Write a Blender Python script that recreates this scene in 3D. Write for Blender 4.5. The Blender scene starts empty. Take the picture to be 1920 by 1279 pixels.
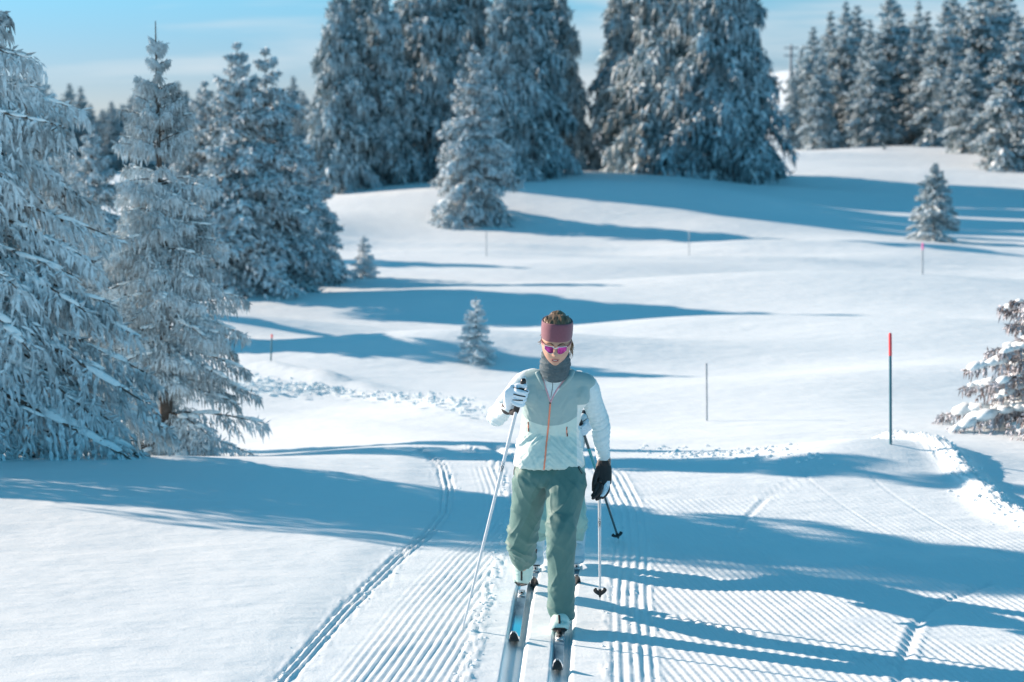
import bpy, math, random
import numpy as np
from mathutils import Vector, Matrix
from mathutils.bvhtree import BVHTree

R_ = math.radians
SC = bpy.context.scene
COL = SC.collection

# ------------------------------------------------------------------ camera
CAMH = 2.77
FPX = 3400.0
PITCH = math.atan(419.5 / FPX)
cam_d = bpy.data.cameras.new('camera')
cam = bpy.data.objects.new('camera', cam_d)
COL.objects.link(cam)
cam.location = (0, 0, CAMH)
cam.rotation_euler = (R_(90) - PITCH, 0, 0)
cam_d.sensor_width = 36.0
cam_d.lens = 36.0 * FPX / 1920.0
cam_d.clip_start = 0.1
cam_d.clip_end = 6000
cam_d.dof.use_dof = True
cam_d.dof.focus_distance = 9.75
cam_d.dof.aperture_fstop = 2.6
SC.camera = cam

# ------------------------------------------------------------------ light
SUN_EL = 19.0
SUN_DIR = Vector((-0.917, 0.398, 0)).normalized() * math.cos(R_(SUN_EL))
SUN_DIR.z = math.sin(R_(SUN_EL))
SUN_AZ = math.atan2(SUN_DIR.x, SUN_DIR.y)
world = bpy.data.worlds.new('World')
SC.world = world
world.use_nodes = True
wn, wl = world.node_tree.nodes, world.node_tree.links
wn.clear()
w_out = wn.new('ShaderNodeOutputWorld')
w_bg = wn.new('ShaderNodeBackground')
w_bg.inputs['Strength'].default_value = 0.105
sky = wn.new('ShaderNodeTexSky')
sky.sky_type = 'NISHITA'
sky.sun_disc = False
sky.sun_elevation = R_(SUN_EL)
sky.sun_rotation = SUN_AZ
sky.altitude = 4000
sky.air_density = 1.0
sky.dust_density = 0.0
sky.ozone_density = 4.0
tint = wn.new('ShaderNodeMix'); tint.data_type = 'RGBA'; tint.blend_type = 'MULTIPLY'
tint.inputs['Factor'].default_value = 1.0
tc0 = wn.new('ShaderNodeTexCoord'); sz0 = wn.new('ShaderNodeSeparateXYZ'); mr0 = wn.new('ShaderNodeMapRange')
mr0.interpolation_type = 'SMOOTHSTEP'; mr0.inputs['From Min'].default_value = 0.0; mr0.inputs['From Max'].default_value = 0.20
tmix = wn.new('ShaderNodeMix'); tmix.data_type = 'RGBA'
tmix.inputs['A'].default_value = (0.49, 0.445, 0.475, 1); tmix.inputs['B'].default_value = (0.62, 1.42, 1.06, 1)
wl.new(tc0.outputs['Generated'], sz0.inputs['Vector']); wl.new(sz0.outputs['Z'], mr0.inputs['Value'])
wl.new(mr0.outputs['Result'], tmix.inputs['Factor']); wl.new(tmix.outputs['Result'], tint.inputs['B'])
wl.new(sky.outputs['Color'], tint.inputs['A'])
# thin cirrus high in the air to the left
tc = wn.new('ShaderNodeTexCoord')
mp = wn.new('ShaderNodeMapping'); mp.inputs['Scale'].default_value = (3.0, 3.0, 26.0)
cn = wn.new('ShaderNodeTexNoise'); cn.inputs['Scale'].default_value = 1.6; cn.inputs['Detail'].default_value = 5
cn.inputs['Distortion'].default_value = 0.4
cr = wn.new('ShaderNodeMapRange'); cr.inputs['From Min'].default_value = 0.46; cr.inputs['From Max'].default_value = 0.66
cr.inputs['To Max'].default_value = 0.75
cmix = wn.new('ShaderNodeMix'); cmix.data_type = 'RGBA'
cmix.inputs['B'].default_value = (3.5, 3.95, 4.25, 1)
wl.new(tc.outputs['Generated'], mp.inputs['Vector'])
wl.new(mp.outputs['Vector'], cn.inputs['Vector'])
wl.new(cn.outputs['Fac'], cr.inputs['Value'])
cz = wn.new('ShaderNodeMapRange'); cz.interpolation_type = 'SMOOTHSTEP'
cz.inputs['From Min'].default_value = 0.07; cz.inputs['From Max'].default_value = 0.17
cz.inputs['To Min'].default_value = 1.0; cz.inputs['To Max'].default_value = 0.06
cm = wn.new('ShaderNodeMath'); cm.operation = 'MULTIPLY'
wl.new(sz0.outputs['Z'], cz.inputs['Value'])
wl.new(cr.outputs['Result'], cm.inputs[0]); wl.new(cz.outputs['Result'], cm.inputs[1])
wl.new(cm.outputs[0], cmix.inputs['Factor'])
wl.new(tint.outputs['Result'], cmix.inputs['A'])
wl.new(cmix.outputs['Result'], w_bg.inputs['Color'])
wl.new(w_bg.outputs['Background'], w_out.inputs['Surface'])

sun_d = bpy.data.lights.new('sun', 'SUN')
sun = bpy.data.objects.new('sun', sun_d)
COL.objects.link(sun)
sun_d.energy = 5.0
sun_d.angle = R_(0.55)
sun_d.color = (1.0, 0.755, 0.615)
sun.rotation_euler = SUN_DIR.to_track_quat('Z', 'Y').to_euler()
SC.view_settings.view_transform = 'Standard'
SC.view_settings.look = 'None'
SC.view_settings.gamma = 1.0
SC.view_settings.use_curve_mapping = False
SC.view_settings.exposure = 0.96

# ------------------------------------------------------------------ geometry helpers
rs = np.random.RandomState


def ray(px, py):
    a = (px - 960.0) / FPX
    b = -(py - 639.5) / FPX
    c, s = math.cos(PITCH), math.sin(PITCH)
    return np.array([a, c + b * s, -s + b * c])


def W(px, py, D):
    d = ray(px, py)
    return np.array([0, 0, CAMH]) + d * (D / d[1])


def mesh_from(name, parts, mats=(), smooth=True, origin=None):
    """parts: list of (V, F) or (V, F, mat_index); F is an (n,3) or (n,4) array"""
    me = bpy.data.meshes.new(name)
    Vs, loops, starts, totals, mi = [], [], [], [], []
    off = 0; lo = 0
    for p in parts:
        V = np.asarray(p[0], dtype=np.float64); m = p[2] if len(p) > 2 else 0
        Fs = p[1] if isinstance(p[1], list) else [p[1]]
        Vs.append(V)
        for F in Fs:
            F = np.asarray(F, dtype=np.int64)
            if F.size == 0: continue
            k = F.shape[1]; n = F.shape[0]
            loops.append((F + off).ravel())
            starts.append(lo + np.arange(n) * k); totals.append(np.full(n, k)); mi.append(np.full(n, m))
            lo += n * k
        off += len(V)
    V = np.concatenate(Vs)
    if origin is not None: V = V - np.asarray(origin)
    loops = np.concatenate(loops); starts = np.concatenate(starts); totals = np.concatenate(totals); mi = np.concatenate(mi)
    me.vertices.add(len(V)); me.vertices.foreach_set('co', V.astype(np.float32).ravel())
    me.loops.add(len(loops)); me.loops.foreach_set('vertex_index', loops.astype(np.int32))
    me.polygons.add(len(starts))
    me.polygons.foreach_set('loop_start', starts.astype(np.int32))
    me.polygons.foreach_set('loop_total', totals.astype(np.int32))
    me.polygons.foreach_set('material_index', mi.astype(np.int32))
    me.polygons.foreach_set('use_smooth', np.full(len(starts), bool(smooth)))
    for m in mats: me.materials.append(m)
    me.update(calc_edges=True)
    return me


def link(name, me, parent=None):
    o = bpy.data.objects.new(name, me)
    COL.objects.link(o)
    if parent is not None: o.parent = parent
    return o


def tag(o, label=None, cat=None, group=None, kind=None):
    if label: o['label'] = label
    if cat: o['category'] = cat
    if group: o['group'] = group
    if kind: o['kind'] = kind
    return o


def empty(name, loc, label=None, cat=None, group=None):
    o = bpy.data.objects.new(name, None)
    o.empty_display_size = 0.1
    COL.objects.link(o); o.location = [float(v) for v in loc]
    return tag(o, label, cat, group)


def resample(P, m):
    P = np.asarray(P, float); n = len(P)
    t = np.linspace(0, n - 1, m); i = np.clip(t.astype(int), 0, n - 2); f = (t - i)[:, None]
    Pe = np.vstack([2 * P[0] - P[1], P, 2 * P[-1] - P[-2]])
    p0, p1, p2, p3 = Pe[i], Pe[i + 1], Pe[i + 2], Pe[i + 3]
    return 0.5 * ((2 * p1) + (-p0 + p2) * f + (2 * p0 - 5 * p1 + 4 * p2 - p3) * f ** 2 + (-p0 + 3 * p1 - 3 * p2 + p3) * f ** 3)


def tube(P, rad, n=14, ref=(0, -1, 0), m=None, cap=True, power=2.0, capk=1.0):
    """swept closed tube; rad (k,) or (k,2): first across, second along ref"""
    P = np.asarray(P, float); rad = np.asarray(rad, float)
    if rad.ndim == 0: rad = np.full(len(P), float(rad))
    if rad.ndim == 1: rad = np.stack([rad, rad], 1)
    if m:
        Q = resample(np.hstack([P, rad]), m); P = Q[:, :3]; rad = np.abs(Q[:, 3:5])
    t = np.gradient(P, axis=0); t /= np.linalg.norm(t, axis=1)[:, None] + 1e-12
    ref = np.asarray(ref, float)
    s = np.cross(t, ref); ln = np.linalg.norm(s, axis=1)[:, None]
    s = np.where(ln < 1e-3, np.cross(t, [1, 0.1, 0]), s); s /= np.linalg.norm(s, axis=1)[:, None]
    u = np.cross(s, t)
    if cap:
        k = 3
        ang = np.linspace(math.pi / 2 * 0.9, 0, k, endpoint=False)
        a0 = [(P[0] - t[0] * capk * rad[0].min() * math.sin(a), rad[0] * math.cos(a), s[0], u[0]) for a in ang]
        a1 = [(P[-1] + t[-1] * capk * rad[-1].min() * math.sin(a), rad[-1] * math.cos(a), s[-1], u[-1]) for a in ang[::-1]]
        P = np.vstack([[x[0] for x in a0], P, [x[0] for x in a1]])
        rad = np.vstack([[x[1] for x in a0], rad, [x[1] for x in a1]])
        s = np.vstack([[x[2] for x in a0], s, [x[2] for x in a1]])
        u = np.vstack([[x[3] for x in a0], u, [x[3] for x in a1]])
    th = np.arange(n) * 2 * math.pi / n
    c, sn = np.cos(th), np.sin(th)
    if power != 2.0:
        c = np.sign(c) * np.abs(c) ** (2 / power); sn = np.sign(sn) * np.abs(sn) ** (2 / power)
    V = P[:, None, :] + s[:, None, :] * (rad[:, 0:1] * c)[:, :, None] + u[:, None, :] * (rad[:, 1:2] * sn)[:, :, None]
    M = len(P); V = V.reshape(-1, 3)
    i = np.arange(M - 1)[:, None]; j = np.arange(n)[None, :]; j2 = (j + 1) % n
    Q = np.stack([i * n + j, (i + 1) * n + j, (i + 1) * n + j2, i * n + j2], -1).reshape(-1, 4)[:, ::-1]
    V = np.vstack([V, P[0], P[-1]])
    a = len(V) - 2
    T0 = np.stack([np.full(n, a), np.arange(n), (np.arange(n) + 1) % n], 1)[:, ::-1]
    T1 = np.stack([np.full(n, a + 1), (M - 1) * n + (np.arange(n) + 1) % n, (M - 1) * n + np.arange(n)], 1)[:, ::-1]
    return V, [Q, np.vstack([T0, T1])]


def _ico(sub):
    import bmesh
    bm = bmesh.new(); bmesh.ops.create_icosphere(bm, subdivisions=sub, radius=1)
    V = np.array([v.co[:] for v in bm.verts]); F = np.array([[v.index for v in f.verts] for f in bm.faces]); bm.free()
    return V, F


ICO1, ICO2, ICO3 = _ico(1), _ico(2), _ico(4)


def ell(c, r, rot=None, ico=None):
    V, F = ico or ICO3
    V = V * np.asarray(r)
    if rot is not None: V = V @ np.array(rot).T
    return V + np.asarray(c), F


def box(c, h, bev=0.0, rot=None):
    """bevelled box: centre, half sizes"""
    c = np.asarray(c, float); h = np.asarray(h, float)
    b = bev if bev > 0 else min(h) * 0.12
    V = []
    for sx in (-1, 1):
        for sy in (-1, 1):
            for sz in (-1, 1):
                s = np.array([sx, sy, sz])
                for k in range(3):
                    q = h - b; q[k] = h[k]; V.append(s * q)
    V = np.array(V)
    import bmesh
    bm = bmesh.new()
    for v in V: bm.verts.new(v)
    bmesh.ops.convex_hull(bm, input=bm.verts[:])
    bm.verts.ensure_lookup_table(); bm.verts.index_update()
    Vv = np.array([v.co[:] for v in bm.verts])
    F3 = [[v.index for v in f.verts] for f in bm.faces if len(f.verts) == 3]
    F4 = [[v.index for v in f.verts] for f in bm.faces if len(f.verts) == 4]
    bm.free()
    if rot is not None: Vv = Vv @ np.array(rot).T
    return Vv + c, [np.array(F) for F in (F3, F4) if F]


def hash3(i, j, k, seed):
    h = (i * 73856093) ^ (j * 19349663) ^ (k * 83492791) ^ (seed * 2654435761)
    h = (h ^ (h >> 13)) * 1274126177
    h = h ^ (h >> 16)
    return (h & 0xFFFFFF) / float(0xFFFFFF)


def vnoise(P, seed=0):
    """value noise 0..1 at points (already scaled)"""
    P = np.asarray(P, float); f = np.floor(P).astype(np.int64); t = P - f
    t = t * t * (3 - 2 * t); r = 0
    nd = P.shape[1]
    for c in range(2 ** nd):
        w = 1.0; ix = []
        for d in range(nd):
            b = (c >> d) & 1
            w = w * (t[:, d] if b else 1 - t[:, d]); ix.append(f[:, d] + b)
        while len(ix) < 3: ix.append(np.zeros_like(ix[0]))
        r = r + w * hash3(ix[0], ix[1], ix[2], seed)
    return r


def fbm(P, seed=0, octv=3):
    r = 0; a = 1; s = 0
    P = np.asarray(P, float)
    for o in range(octv):
        r = r + a * vnoise(P * 2 ** o, seed + o * 7); s += a; a *= 0.5
    return r / s


def sstep(a, b, x):
    t = np.clip((x - a) / (b - a), 0, 1)
    return t * t * (3 - 2 * t)


def remesh(parts, voxel, smooth=4, fac=0.5):
    me = mesh_from('tmp', parts)
    o = link('tmp', me)
    r = o.modifiers.new('r', 'REMESH'); r.mode = 'VOXEL'; r.voxel_size = voxel; r.adaptivity = 0
    if smooth:
        s = o.modifiers.new('s', 'SMOOTH'); s.factor = fac; s.iterations = smooth
    dg = bpy.context.evaluated_depsgraph_get(); dg.update()
    m2 = bpy.data.meshes.new_from_object(o.evaluated_get(dg))
    n = len(m2.vertices); V = np.empty(n * 3, np.float32); m2.vertices.foreach_get('co', V); V = V.reshape(-1, 3).astype(float)
    N = np.empty(n * 3, np.float32); m2.vertices.foreach_get('normal', N); N = N.reshape(-1, 3).astype(float)
    F = np.empty(len(m2.loops), np.int32); m2.loops.foreach_get('vertex_index', F)
    F = F.reshape(-1, 4) if len(F) == 4 * len(m2.polygons) else None
    if F is None: F = [list(p.vertices) for p in m2.polygons]; F = np.array([f if len(f) == 4 else f + [f[-1]] for f in F])
    bpy.data.objects.remove(o); bpy.data.meshes.remove(me); bpy.data.meshes.remove(m2)
    return V, F, N


# ------------------------------------------------------------------ materials
def new_mat(name):
    m = bpy.data.materials.new(name); m.use_nodes = True
    nt = m.node_tree; b = nt.nodes['Principled BSDF']
    return m, nt, b


def noise_node(nt, scale, detail=3, coord='Object', rough=0.5, vec=None, stretch=None):
    if vec is None:
        t = nt.nodes.new('ShaderNodeTexCoord'); vec = t.outputs[coord]
    if stretch:
        mm = nt.nodes.new('ShaderNodeMapping'); mm.inputs['Scale'].default_value = stretch
        nt.links.new(vec, mm.inputs['Vector']); vec = mm.outputs['Vector']
    n = nt.nodes.new('ShaderNodeTexNoise'); n.inputs['Scale'].default_value = scale
    n.inputs['Detail'].default_value = detail; n.inputs['Roughness'].default_value = rough
    nt.links.new(vec, n.inputs['Vector'])
    return n


def ramp(nt, fac, lo, hi, a, b):
    mr = nt.nodes.new('ShaderNodeMapRange'); mr.inputs['From Min'].default_value = lo; mr.inputs['From Max'].default_value = hi
    nt.links.new(fac, mr.inputs['Value'])
    mx = nt.nodes.new('ShaderNodeMix'); mx.data_type = 'RGBA'
    mx.inputs['A'].default_value = (*a, 1); mx.inputs['B'].default_value = (*b, 1)
    nt.links.new(mr.outputs['Result'], mx.inputs['Factor'])
    return mx.outputs['Result']


def bump(nt, b, height, strength, dist):
    bp = nt.nodes.new('ShaderNodeBump'); bp.inputs['Strength'].default_value = strength; bp.inputs['Distance'].default_value = dist
    nt.links.new(height, bp.inputs['Height'])
    if b.inputs['Normal'].is_linked:
        nt.links.new(b.inputs['Normal'].links[0].from_socket, bp.inputs['Normal'])
    nt.links.new(bp.outputs['Normal'], b.inputs['Normal'])


def plain(name, col, rough=0.5, var=0.12, scale=40, metallic=0, bumpd=0.0, coat=0, sheen=0, stretch=None):
    m, nt, b = new_mat(name)
    n = noise_node(nt, scale, stretch=stretch)
    lo = tuple(c * (1 - var) for c in col); hi = tuple(min(1, c * (1 + var)) for c in col)
    nt.links.new(ramp(nt, n.outputs['Fac'], 0.3, 0.7, lo, hi), b.inputs['Base Color'])
    b.inputs['Roughness'].default_value = rough; b.inputs['Metallic'].default_value = metallic
    if coat: b.inputs['Coat Weight'].default_value = coat
    if sheen: b.inputs['Sheen Weight'].default_value = sheen
    if bumpd: bump(nt, b, n.outputs['Fac'], 0.6, bumpd)
    return m


def snow_mat(name, grain=0.0035, grain_scale=45):
    m, nt, b = new_mat(name)
    tcn = nt.nodes.new('ShaderNodeTexCoord')
    n1 = noise_node(nt, 0.7, 4, vec=tcn.outputs['Object'])
    nt.links.new(ramp(nt, n1.outputs['Fac'], 0.3, 0.7, (0.765, 0.865, 0.90), (0.80, 0.895, 0.92)), b.inputs['Base Color'])
    b.inputs['Roughness'].default_value = 0.55
    b.inputs['Specular IOR Level'].default_value = 0.35
    n2 = noise_node(nt, grain_scale, 5, vec=tcn.outputs['Object'], rough=0.65)
    bump(nt, b, n2.outputs['Fac'], 0.75, grain)
    n3 = noise_node(nt, 1.6, 3, vec=tcn.outputs['Object'], stretch=(1, 2.2, 1))
    bump(nt, b, n3.outputs['Fac'], 0.6, 0.045)
    n4 = noise_node(nt, 9, 5, vec=tcn.outputs['Object'], stretch=(1, 1.3, 1), rough=0.7)
    bump(nt, b, n4.outputs['Fac'], 0.5, 0.008)
    return m


def frost_mat(name, frost=(0.66, 0.71, 0.76), dark=(0.055, 0.06, 0.05), bias=0.5, scale=2.5, up=0.35):
    m, nt, b = new_mat(name)
    tcn = nt.nodes.new('ShaderNodeTexCoord')
    n = noise_node(nt, scale, 3, vec=tcn.outputs['Object'])
    n2 = noise_node(nt, scale * 9, 2, vec=tcn.outputs['Object'])
    g = nt.nodes.new('ShaderNodeNewGeometry'); sx = nt.nodes.new('ShaderNodeSeparateXYZ')
    nt.links.new(g.outputs['True Normal'], sx.inputs['Vector'])
    m1 = nt.nodes.new('ShaderNodeMath'); m1.operation = 'MULTIPLY_ADD'; m1.inputs[1].default_value = up
    nt.links.new(sx.outputs['Z'], m1.inputs[0]); nt.links.new(n.outputs['Fac'], m1.inputs[2])
    m2 = nt.nodes.new('ShaderNodeMath'); m2.operation = 'MULTIPLY_ADD'; m2.inputs[1].default_value = 0.6
    nt.links.new(n2.outputs['Fac'], m2.inputs[0]); nt.links.new(m1.outputs[0], m2.inputs[2])
    c = ramp(nt, m2.outputs[0], bias, bias + 0.5, dark, frost)
    nt.links.new(c, b.inputs['Base Color'])
    b.inputs['Roughness'].default_value = 0.7
    b.inputs['Specular IOR Level'].default_value = 0.2
    return m


M = {}
M['snow'] = snow_mat('snow_field', grain=0.0026, grain_scale=60)
M['snow_pad'] = plain('snow_cap', (0.78, 0.87, 0.90), 0.6, 0.04, 12, bumpd=0.01)
M['frost_near'] = frost_mat('frosted_twigs_near', frost=(0.66, 0.77, 0.82), dark=(0.05, 0.06, 0.06), bias=0.46, scale=2.2, up=.45)
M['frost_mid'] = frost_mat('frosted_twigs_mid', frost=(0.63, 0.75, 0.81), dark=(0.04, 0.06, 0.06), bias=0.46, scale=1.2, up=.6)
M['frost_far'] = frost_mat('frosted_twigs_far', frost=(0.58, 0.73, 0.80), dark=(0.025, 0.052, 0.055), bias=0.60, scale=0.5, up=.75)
M['needle_bare'] = frost_mat('bare_needles', frost=(0.62, 0.66, 0.72), dark=(0.13, 0.10, 0.095), bias=0.62, scale=6, up=.5)
M['frost_white'] = frost_mat('frosted_twigs_white', frost=(0.72, 0.80, 0.84), dark=(0.12, 0.14, 0.14), bias=0.18, scale=4, up=.4)
M['bark'] = plain('bark', (0.085, 0.07, 0.06), 0.9, 0.4, 14, bumpd=0.02)
M['vest'] = None
M['shirt'] = plain('pale_blue_shirt', (0.62, 0.75, 0.78), 0.7, 0.05, 60, sheen=0.2)
M['trouser'] = plain('sage_trousers', (0.070, 0.180, 0.168), 0.62, 0.03, 30, sheen=0.1)
def cloth_bump(m, scale, st, dist):
    nt = m.node_tree; b = nt.nodes['Principled BSDF']
    n = noise_node(nt, scale, 3, stretch=st); n.inputs['Distortion'].default_value = 1.2
    bump(nt, b, n.outputs['Fac'], .6, dist)
    n2 = noise_node(nt, 900, 1); bump(nt, b, n2.outputs['Fac'], .3, .0006)


cloth_bump(M['trouser'], 5, (1, 1, 1.6), .007)
cloth_bump(M['shirt'], 11, (1, 1, 2.2), .010)
M['trouser2'] = plain('pale_green_trousers', (0.30, 0.50, 0.45), 0.62, 0.06, 30)
M['skin'] = plain('skin', (0.52, 0.315, 0.225), 0.5, 0.06, 25)
M['lip'] = plain('lips', (0.45, 0.17, 0.15), 0.4, 0.05, 60)
M['dark_gap'] = plain('mouth_shadow', (0.05, 0.02, 0.02), 0.6)
M['teeth'] = plain('teeth', (0.75, 0.72, 0.66), 0.3)
M['brow'] = plain('eyebrow', (0.12, 0.075, 0.045), 0.8, 0.2, 200)
M['hair'] = plain('dark_blonde_hair', (0.17, 0.115, 0.065), 0.45, 0.45, 60, bumpd=0.004, stretch=(1, 0.25, 0.25))
M['headband'] = plain('mauve_headband', (0.175, 0.060, 0.090), 0.75, 0.06, 80, sheen=0.3)
M['gaiter'] = plain('slate_neck_gaiter', (0.06, 0.10, 0.12), 0.8, 0.2, 60, bumpd=0.003)
M['black'] = plain('black_fabric', (0.014, 0.016, 0.018), 0.6, 0.2, 60)
M['black_plastic'] = plain('black_plastic', (0.012, 0.013, 0.014), 0.32, 0.2, 60)
M['white_glove'] = plain('white_glove_fabric', (0.66, 0.78, 0.86), 0.7, 0.05, 60)
M['orange'] = plain('orange_zip', (0.85, 0.28, 0.17), 0.5, 0.06, 200)
M['pink'] = plain('pink_trim', (0.62, 0.36, 0.42), 0.5, 0.06, 100)
M['boot'] = plain('mint_boot', (0.50, 0.70, 0.66), 0.55, 0.06, 30)
M['boot2'] = plain('pale_blue_boot', (0.48, 0.62, 0.70), 0.55, 0.06, 30)
M['pole_white'] = plain('pole_white', (0.62, 0.68, 0.72), 0.28, 0.04, 30, coat=0.4)
M['pole_dark'] = plain('pole_dark', (0.05, 0.075, 0.08), 0.3, 0.1, 30, coat=0.4)
M['pole_teal'] = plain('pole_teal', (0.05, 0.36, 0.40), 0.3, 0.15, 90, coat=0.4)
M['metal'] = plain('binding_silver', (0.55, 0.60, 0.62), 0.28, 0.1, 60, metallic=0.7)
M['ski_white'] = plain('ski_white', (0.66, 0.74, 0.78), 0.25, 0.05, 30, coat=0.5)
M['watch'] = plain('watch_grey', (0.10, 0.11, 0.11), 0.25, 0.1, 60, coat=0.5)
M['marker_blue'] = plain('marker_teal_paint', (0.035, 0.16, 0.21), 0.45, 0.1, 30)
M['marker_grey'] = plain('marker_grey_paint', (0.30, 0.36, 0.40), 0.5, 0.1, 30)
M['marker_red'] = plain('marker_red_tape', (0.85, 0.09, 0.10), 0.5, 0.08, 30)
M['marker_pink'] = plain('marker_pink_tape', (0.85, 0.16, 0.42), 0.5, 0.08, 30)
M['steel'] = plain('mast_steel', (0.12, 0.16, 0.19), 0.5, 0.1, 10)


def lens_mat():
    m, nt, b = new_mat('magenta_lens')
    n = noise_node(nt, 30, 2)
    nt.links.new(ramp(nt, n.outputs['Fac'], 0.35, 0.65, (0.16, 0.015, 0.10), (0.62, 0.07, 0.40)), b.inputs['Base Color'])
    b.inputs['Roughness'].default_value = 0.12; b.inputs['Metallic'].default_value = 0.65
    return m


M['lens'] = lens_mat()
M['lens_frame'] = plain('clear_pale_frame', (0.80, 0.72, 0.68), 0.2, 0.05, 60, coat=0.5)
M['temple'] = plain('maroon_temple', (0.22, 0.03, 0.07), 0.35, 0.1, 60)


def ski_mat():
    m, nt, b = new_mat('ski_graphic')
    n = noise_node(nt, 9, 4, stretch=(1.5, 0.6, 1))
    c1 = ramp(nt, n.outputs['Fac'], 0.35, 0.6, (0.02, 0.07, 0.12), (0.13, 0.24, 0.32))
    t = nt.nodes.new('ShaderNodeTexCoord'); sx = nt.nodes.new('ShaderNodeSeparateXYZ')
    nt.links.new(t.outputs['Object'], sx.inputs['Vector'])
    mr = nt.nodes.new('ShaderNodeMapRange'); mr.inputs['From Min'].default_value = -0.40; mr.inputs['From Max'].default_value = -0.62
    nt.links.new(sx.outputs['Y'], mr.inputs['Value'])
    mx = nt.nodes.new('ShaderNodeMix'); mx.data_type = 'RGBA'; mx.inputs['B'].default_value = (0.03, 0.42, 0.66, 1)
    nt.links.new(c1, mx.inputs['A']); nt.links.new(mr.outputs['Result'], mx.inputs['Factor'])
    nt.links.new(mx.outputs['Result'], b.inputs['Base Color'])
    b.inputs['Roughness'].default_value = 0.5; b.inputs['Specular IOR Level'].default_value = 0.2
    return m


M['ski_graphic'] = ski_mat()

# ------------------------------------------------------------------ terrain
_y = [0, 12, 13.4, 14.6, 16, 18, 22, 30, 43, 47, 50, 53.5, 58, 62, 66, 74, 80, 88, 112, 150, 220, 320, 3000]
_L = [0, 0.0, .10, .04, -.32, -.48, -.48, -.52, -.50, -.48, -.42, -.28, -.02, .15, .25, .3, .2, 0, -.6, -1.5, -3, -6, -40]
_M = [0, 0, 0.0, -.02, -.12, -.28, -.44, -.52, -.58, -.74, -.50, .12, .76, .84, .76, .8, .8, .7, .3, .2, -.5, -3, -40]
_R = [0, 0, .02, .06, -.01, -.16, -.36, -.55, -.62, -.66, -.56, -.46, -.32, -.15, .0, .55, 1.05, 1.12, .8, .5, .6, 0, -30]
_yy = np.concatenate([np.arange(0, 120, 0.1), np.arange(120, 3000, 1.0)])


def _smooth_prof(vals):
    v = np.interp(_yy, _y, vals)
    out = v.copy()
    for it in range(2):
        cs = np.concatenate([[0], np.cumsum(out)])
        n = len(out); w = np.where(_yy < 120, np.clip(_yy * 0.26, 3, 40), 8).astype(int)
        a = np.clip(np.arange(n) - w, 0, n); b = np.clip(np.arange(n) + w + 1, 0, n)
        out = (cs[b] - cs[a]) / (b - a)
    return out


_PL, _PM, _PR = _smooth_prof(_L), _smooth_prof(_M), _smooth_prof(_R)

# mounds: x, y, sx, sy, height
MOUNDS = [(-3.9, 21.5, 2.2, 1.3, .20), (-0.8, 24.5, 3.4, 1.1, .30), (-4.6, 28.0, 2.8, 1.3, .26), (3.5, 27.5, 4.0, 1.2, .17),
          (6.0, 21.0, 3.5, 1.2, .14), (-0.5, 19.3, 1.2, 0.7, .05), (-2.0, 32.5, 3.5, 1.6, .20), (5.5, 35, 5, 1.8, .22),
          (1.0, 39.5, 4, 1.5, .16), (10, 30, 3, 1.5, .15), (-7, 50, 3, 2.5, .4), (-2.6, 27.2, 1.5, .8, -.12),
          (2.85, 14.4, .85, .6, .15), (7, 57.5, 6, 2.5, .25),
          (48, 330, 26, 60, 9.5), (100, 330, 60, 60, 5)]


def ground_z(x, y):
    x = np.asarray(x, float); y = np.asarray(y, float)
    yc = np.clip(y, 0, 2999)
    L = np.interp(yc, _yy, _PL); Mm = np.interp(yc, _yy, _PM); Rr = np.interp(yc, _yy, _PR)
    t = x / np.maximum(y, 3.0)
    wl_ = sstep(-.02, -.20, t) if False else 1 - sstep(-.20, -.02, t)
    wr_ = sstep(0.03, 0.22, t)
    z = Mm * (1 - wl_ - wr_) + L * wl_ + Rr * wr_
    for mx_, my_, sx_, sy_, h_ in MOUNDS:
        z = z + h_ * np.exp(-((x - mx_) / sx_) ** 2 - ((y - my_) / sy_) ** 2)
    far = sstep(15.5, 24, y)
    P = np.stack([x.ravel() * 0.14 + 3.1, y.ravel() * 0.24 + 1.7], 1)
    n1 = (fbm(P, 11, 2) - 0.5).reshape(x.shape)
    P2 = np.stack([x.ravel() * 0.045 + 9, y.ravel() * 0.07 + 4], 1)
    n2 = (fbm(P2, 5, 2) - 0.5).reshape(x.shape)
    z = z + far * (0.52 * n1 + sstep(60, 110, y) * 1.6 * n2)
    return z


def G(px, py, zoff=0.0):
    """first hit of a pixel ray with the ground"""
    d = ray(px, py); Ds = np.concatenate([np.arange(6, 60, 0.05), np.arange(60, 700, 0.5)])
    P = np.array([0, 0, CAMH]) + d[None, :] * (Ds / d[1])[:, None]
    gz = ground_z(P[:, 0], P[:, 1]); below = np.nonzero(P[:, 2] <= gz)[0]
    k = below[0] if len(below) else len(Ds) - 1
    p = P[k].copy(); p[2] = gz[k]
    return p


def grid_mesh(xs, ys, Z):
    X, Y = np.meshgrid(xs, ys)
    V = np.stack([X, Y, Z], -1).reshape(-1, 3)
    nx, ny = len(xs), len(ys)
    i = np.arange(ny - 1)[:, None] * nx; j = np.arange(nx - 1)[None, :]
    F = np.stack([i + j, i + j + 1, i + nx + j + 1, i + nx + j], -1).reshape(-1, 4)
    return V, F


PX0, PX1, PY0, PY1 = -4.3, 4.7, 7.0, 16.2


def track_mid(y):
    return np.interp(y, [7, 8.75, 10.3, 11.5, 12.6, 14, 15, 16, 17], [.02, .116, .19, .28, .335, .28, .15, -.1, -.45])


def left_line(y):
    P = [7, 8.75, 10.1, 11.3, 12.0, 12.6, 13.4, 14.4, 16.2]
    return np.interp(y, P, [-1.52, -1.14, -.94, -.72, -.55, -.47, -.48, -.56, -.9])


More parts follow.
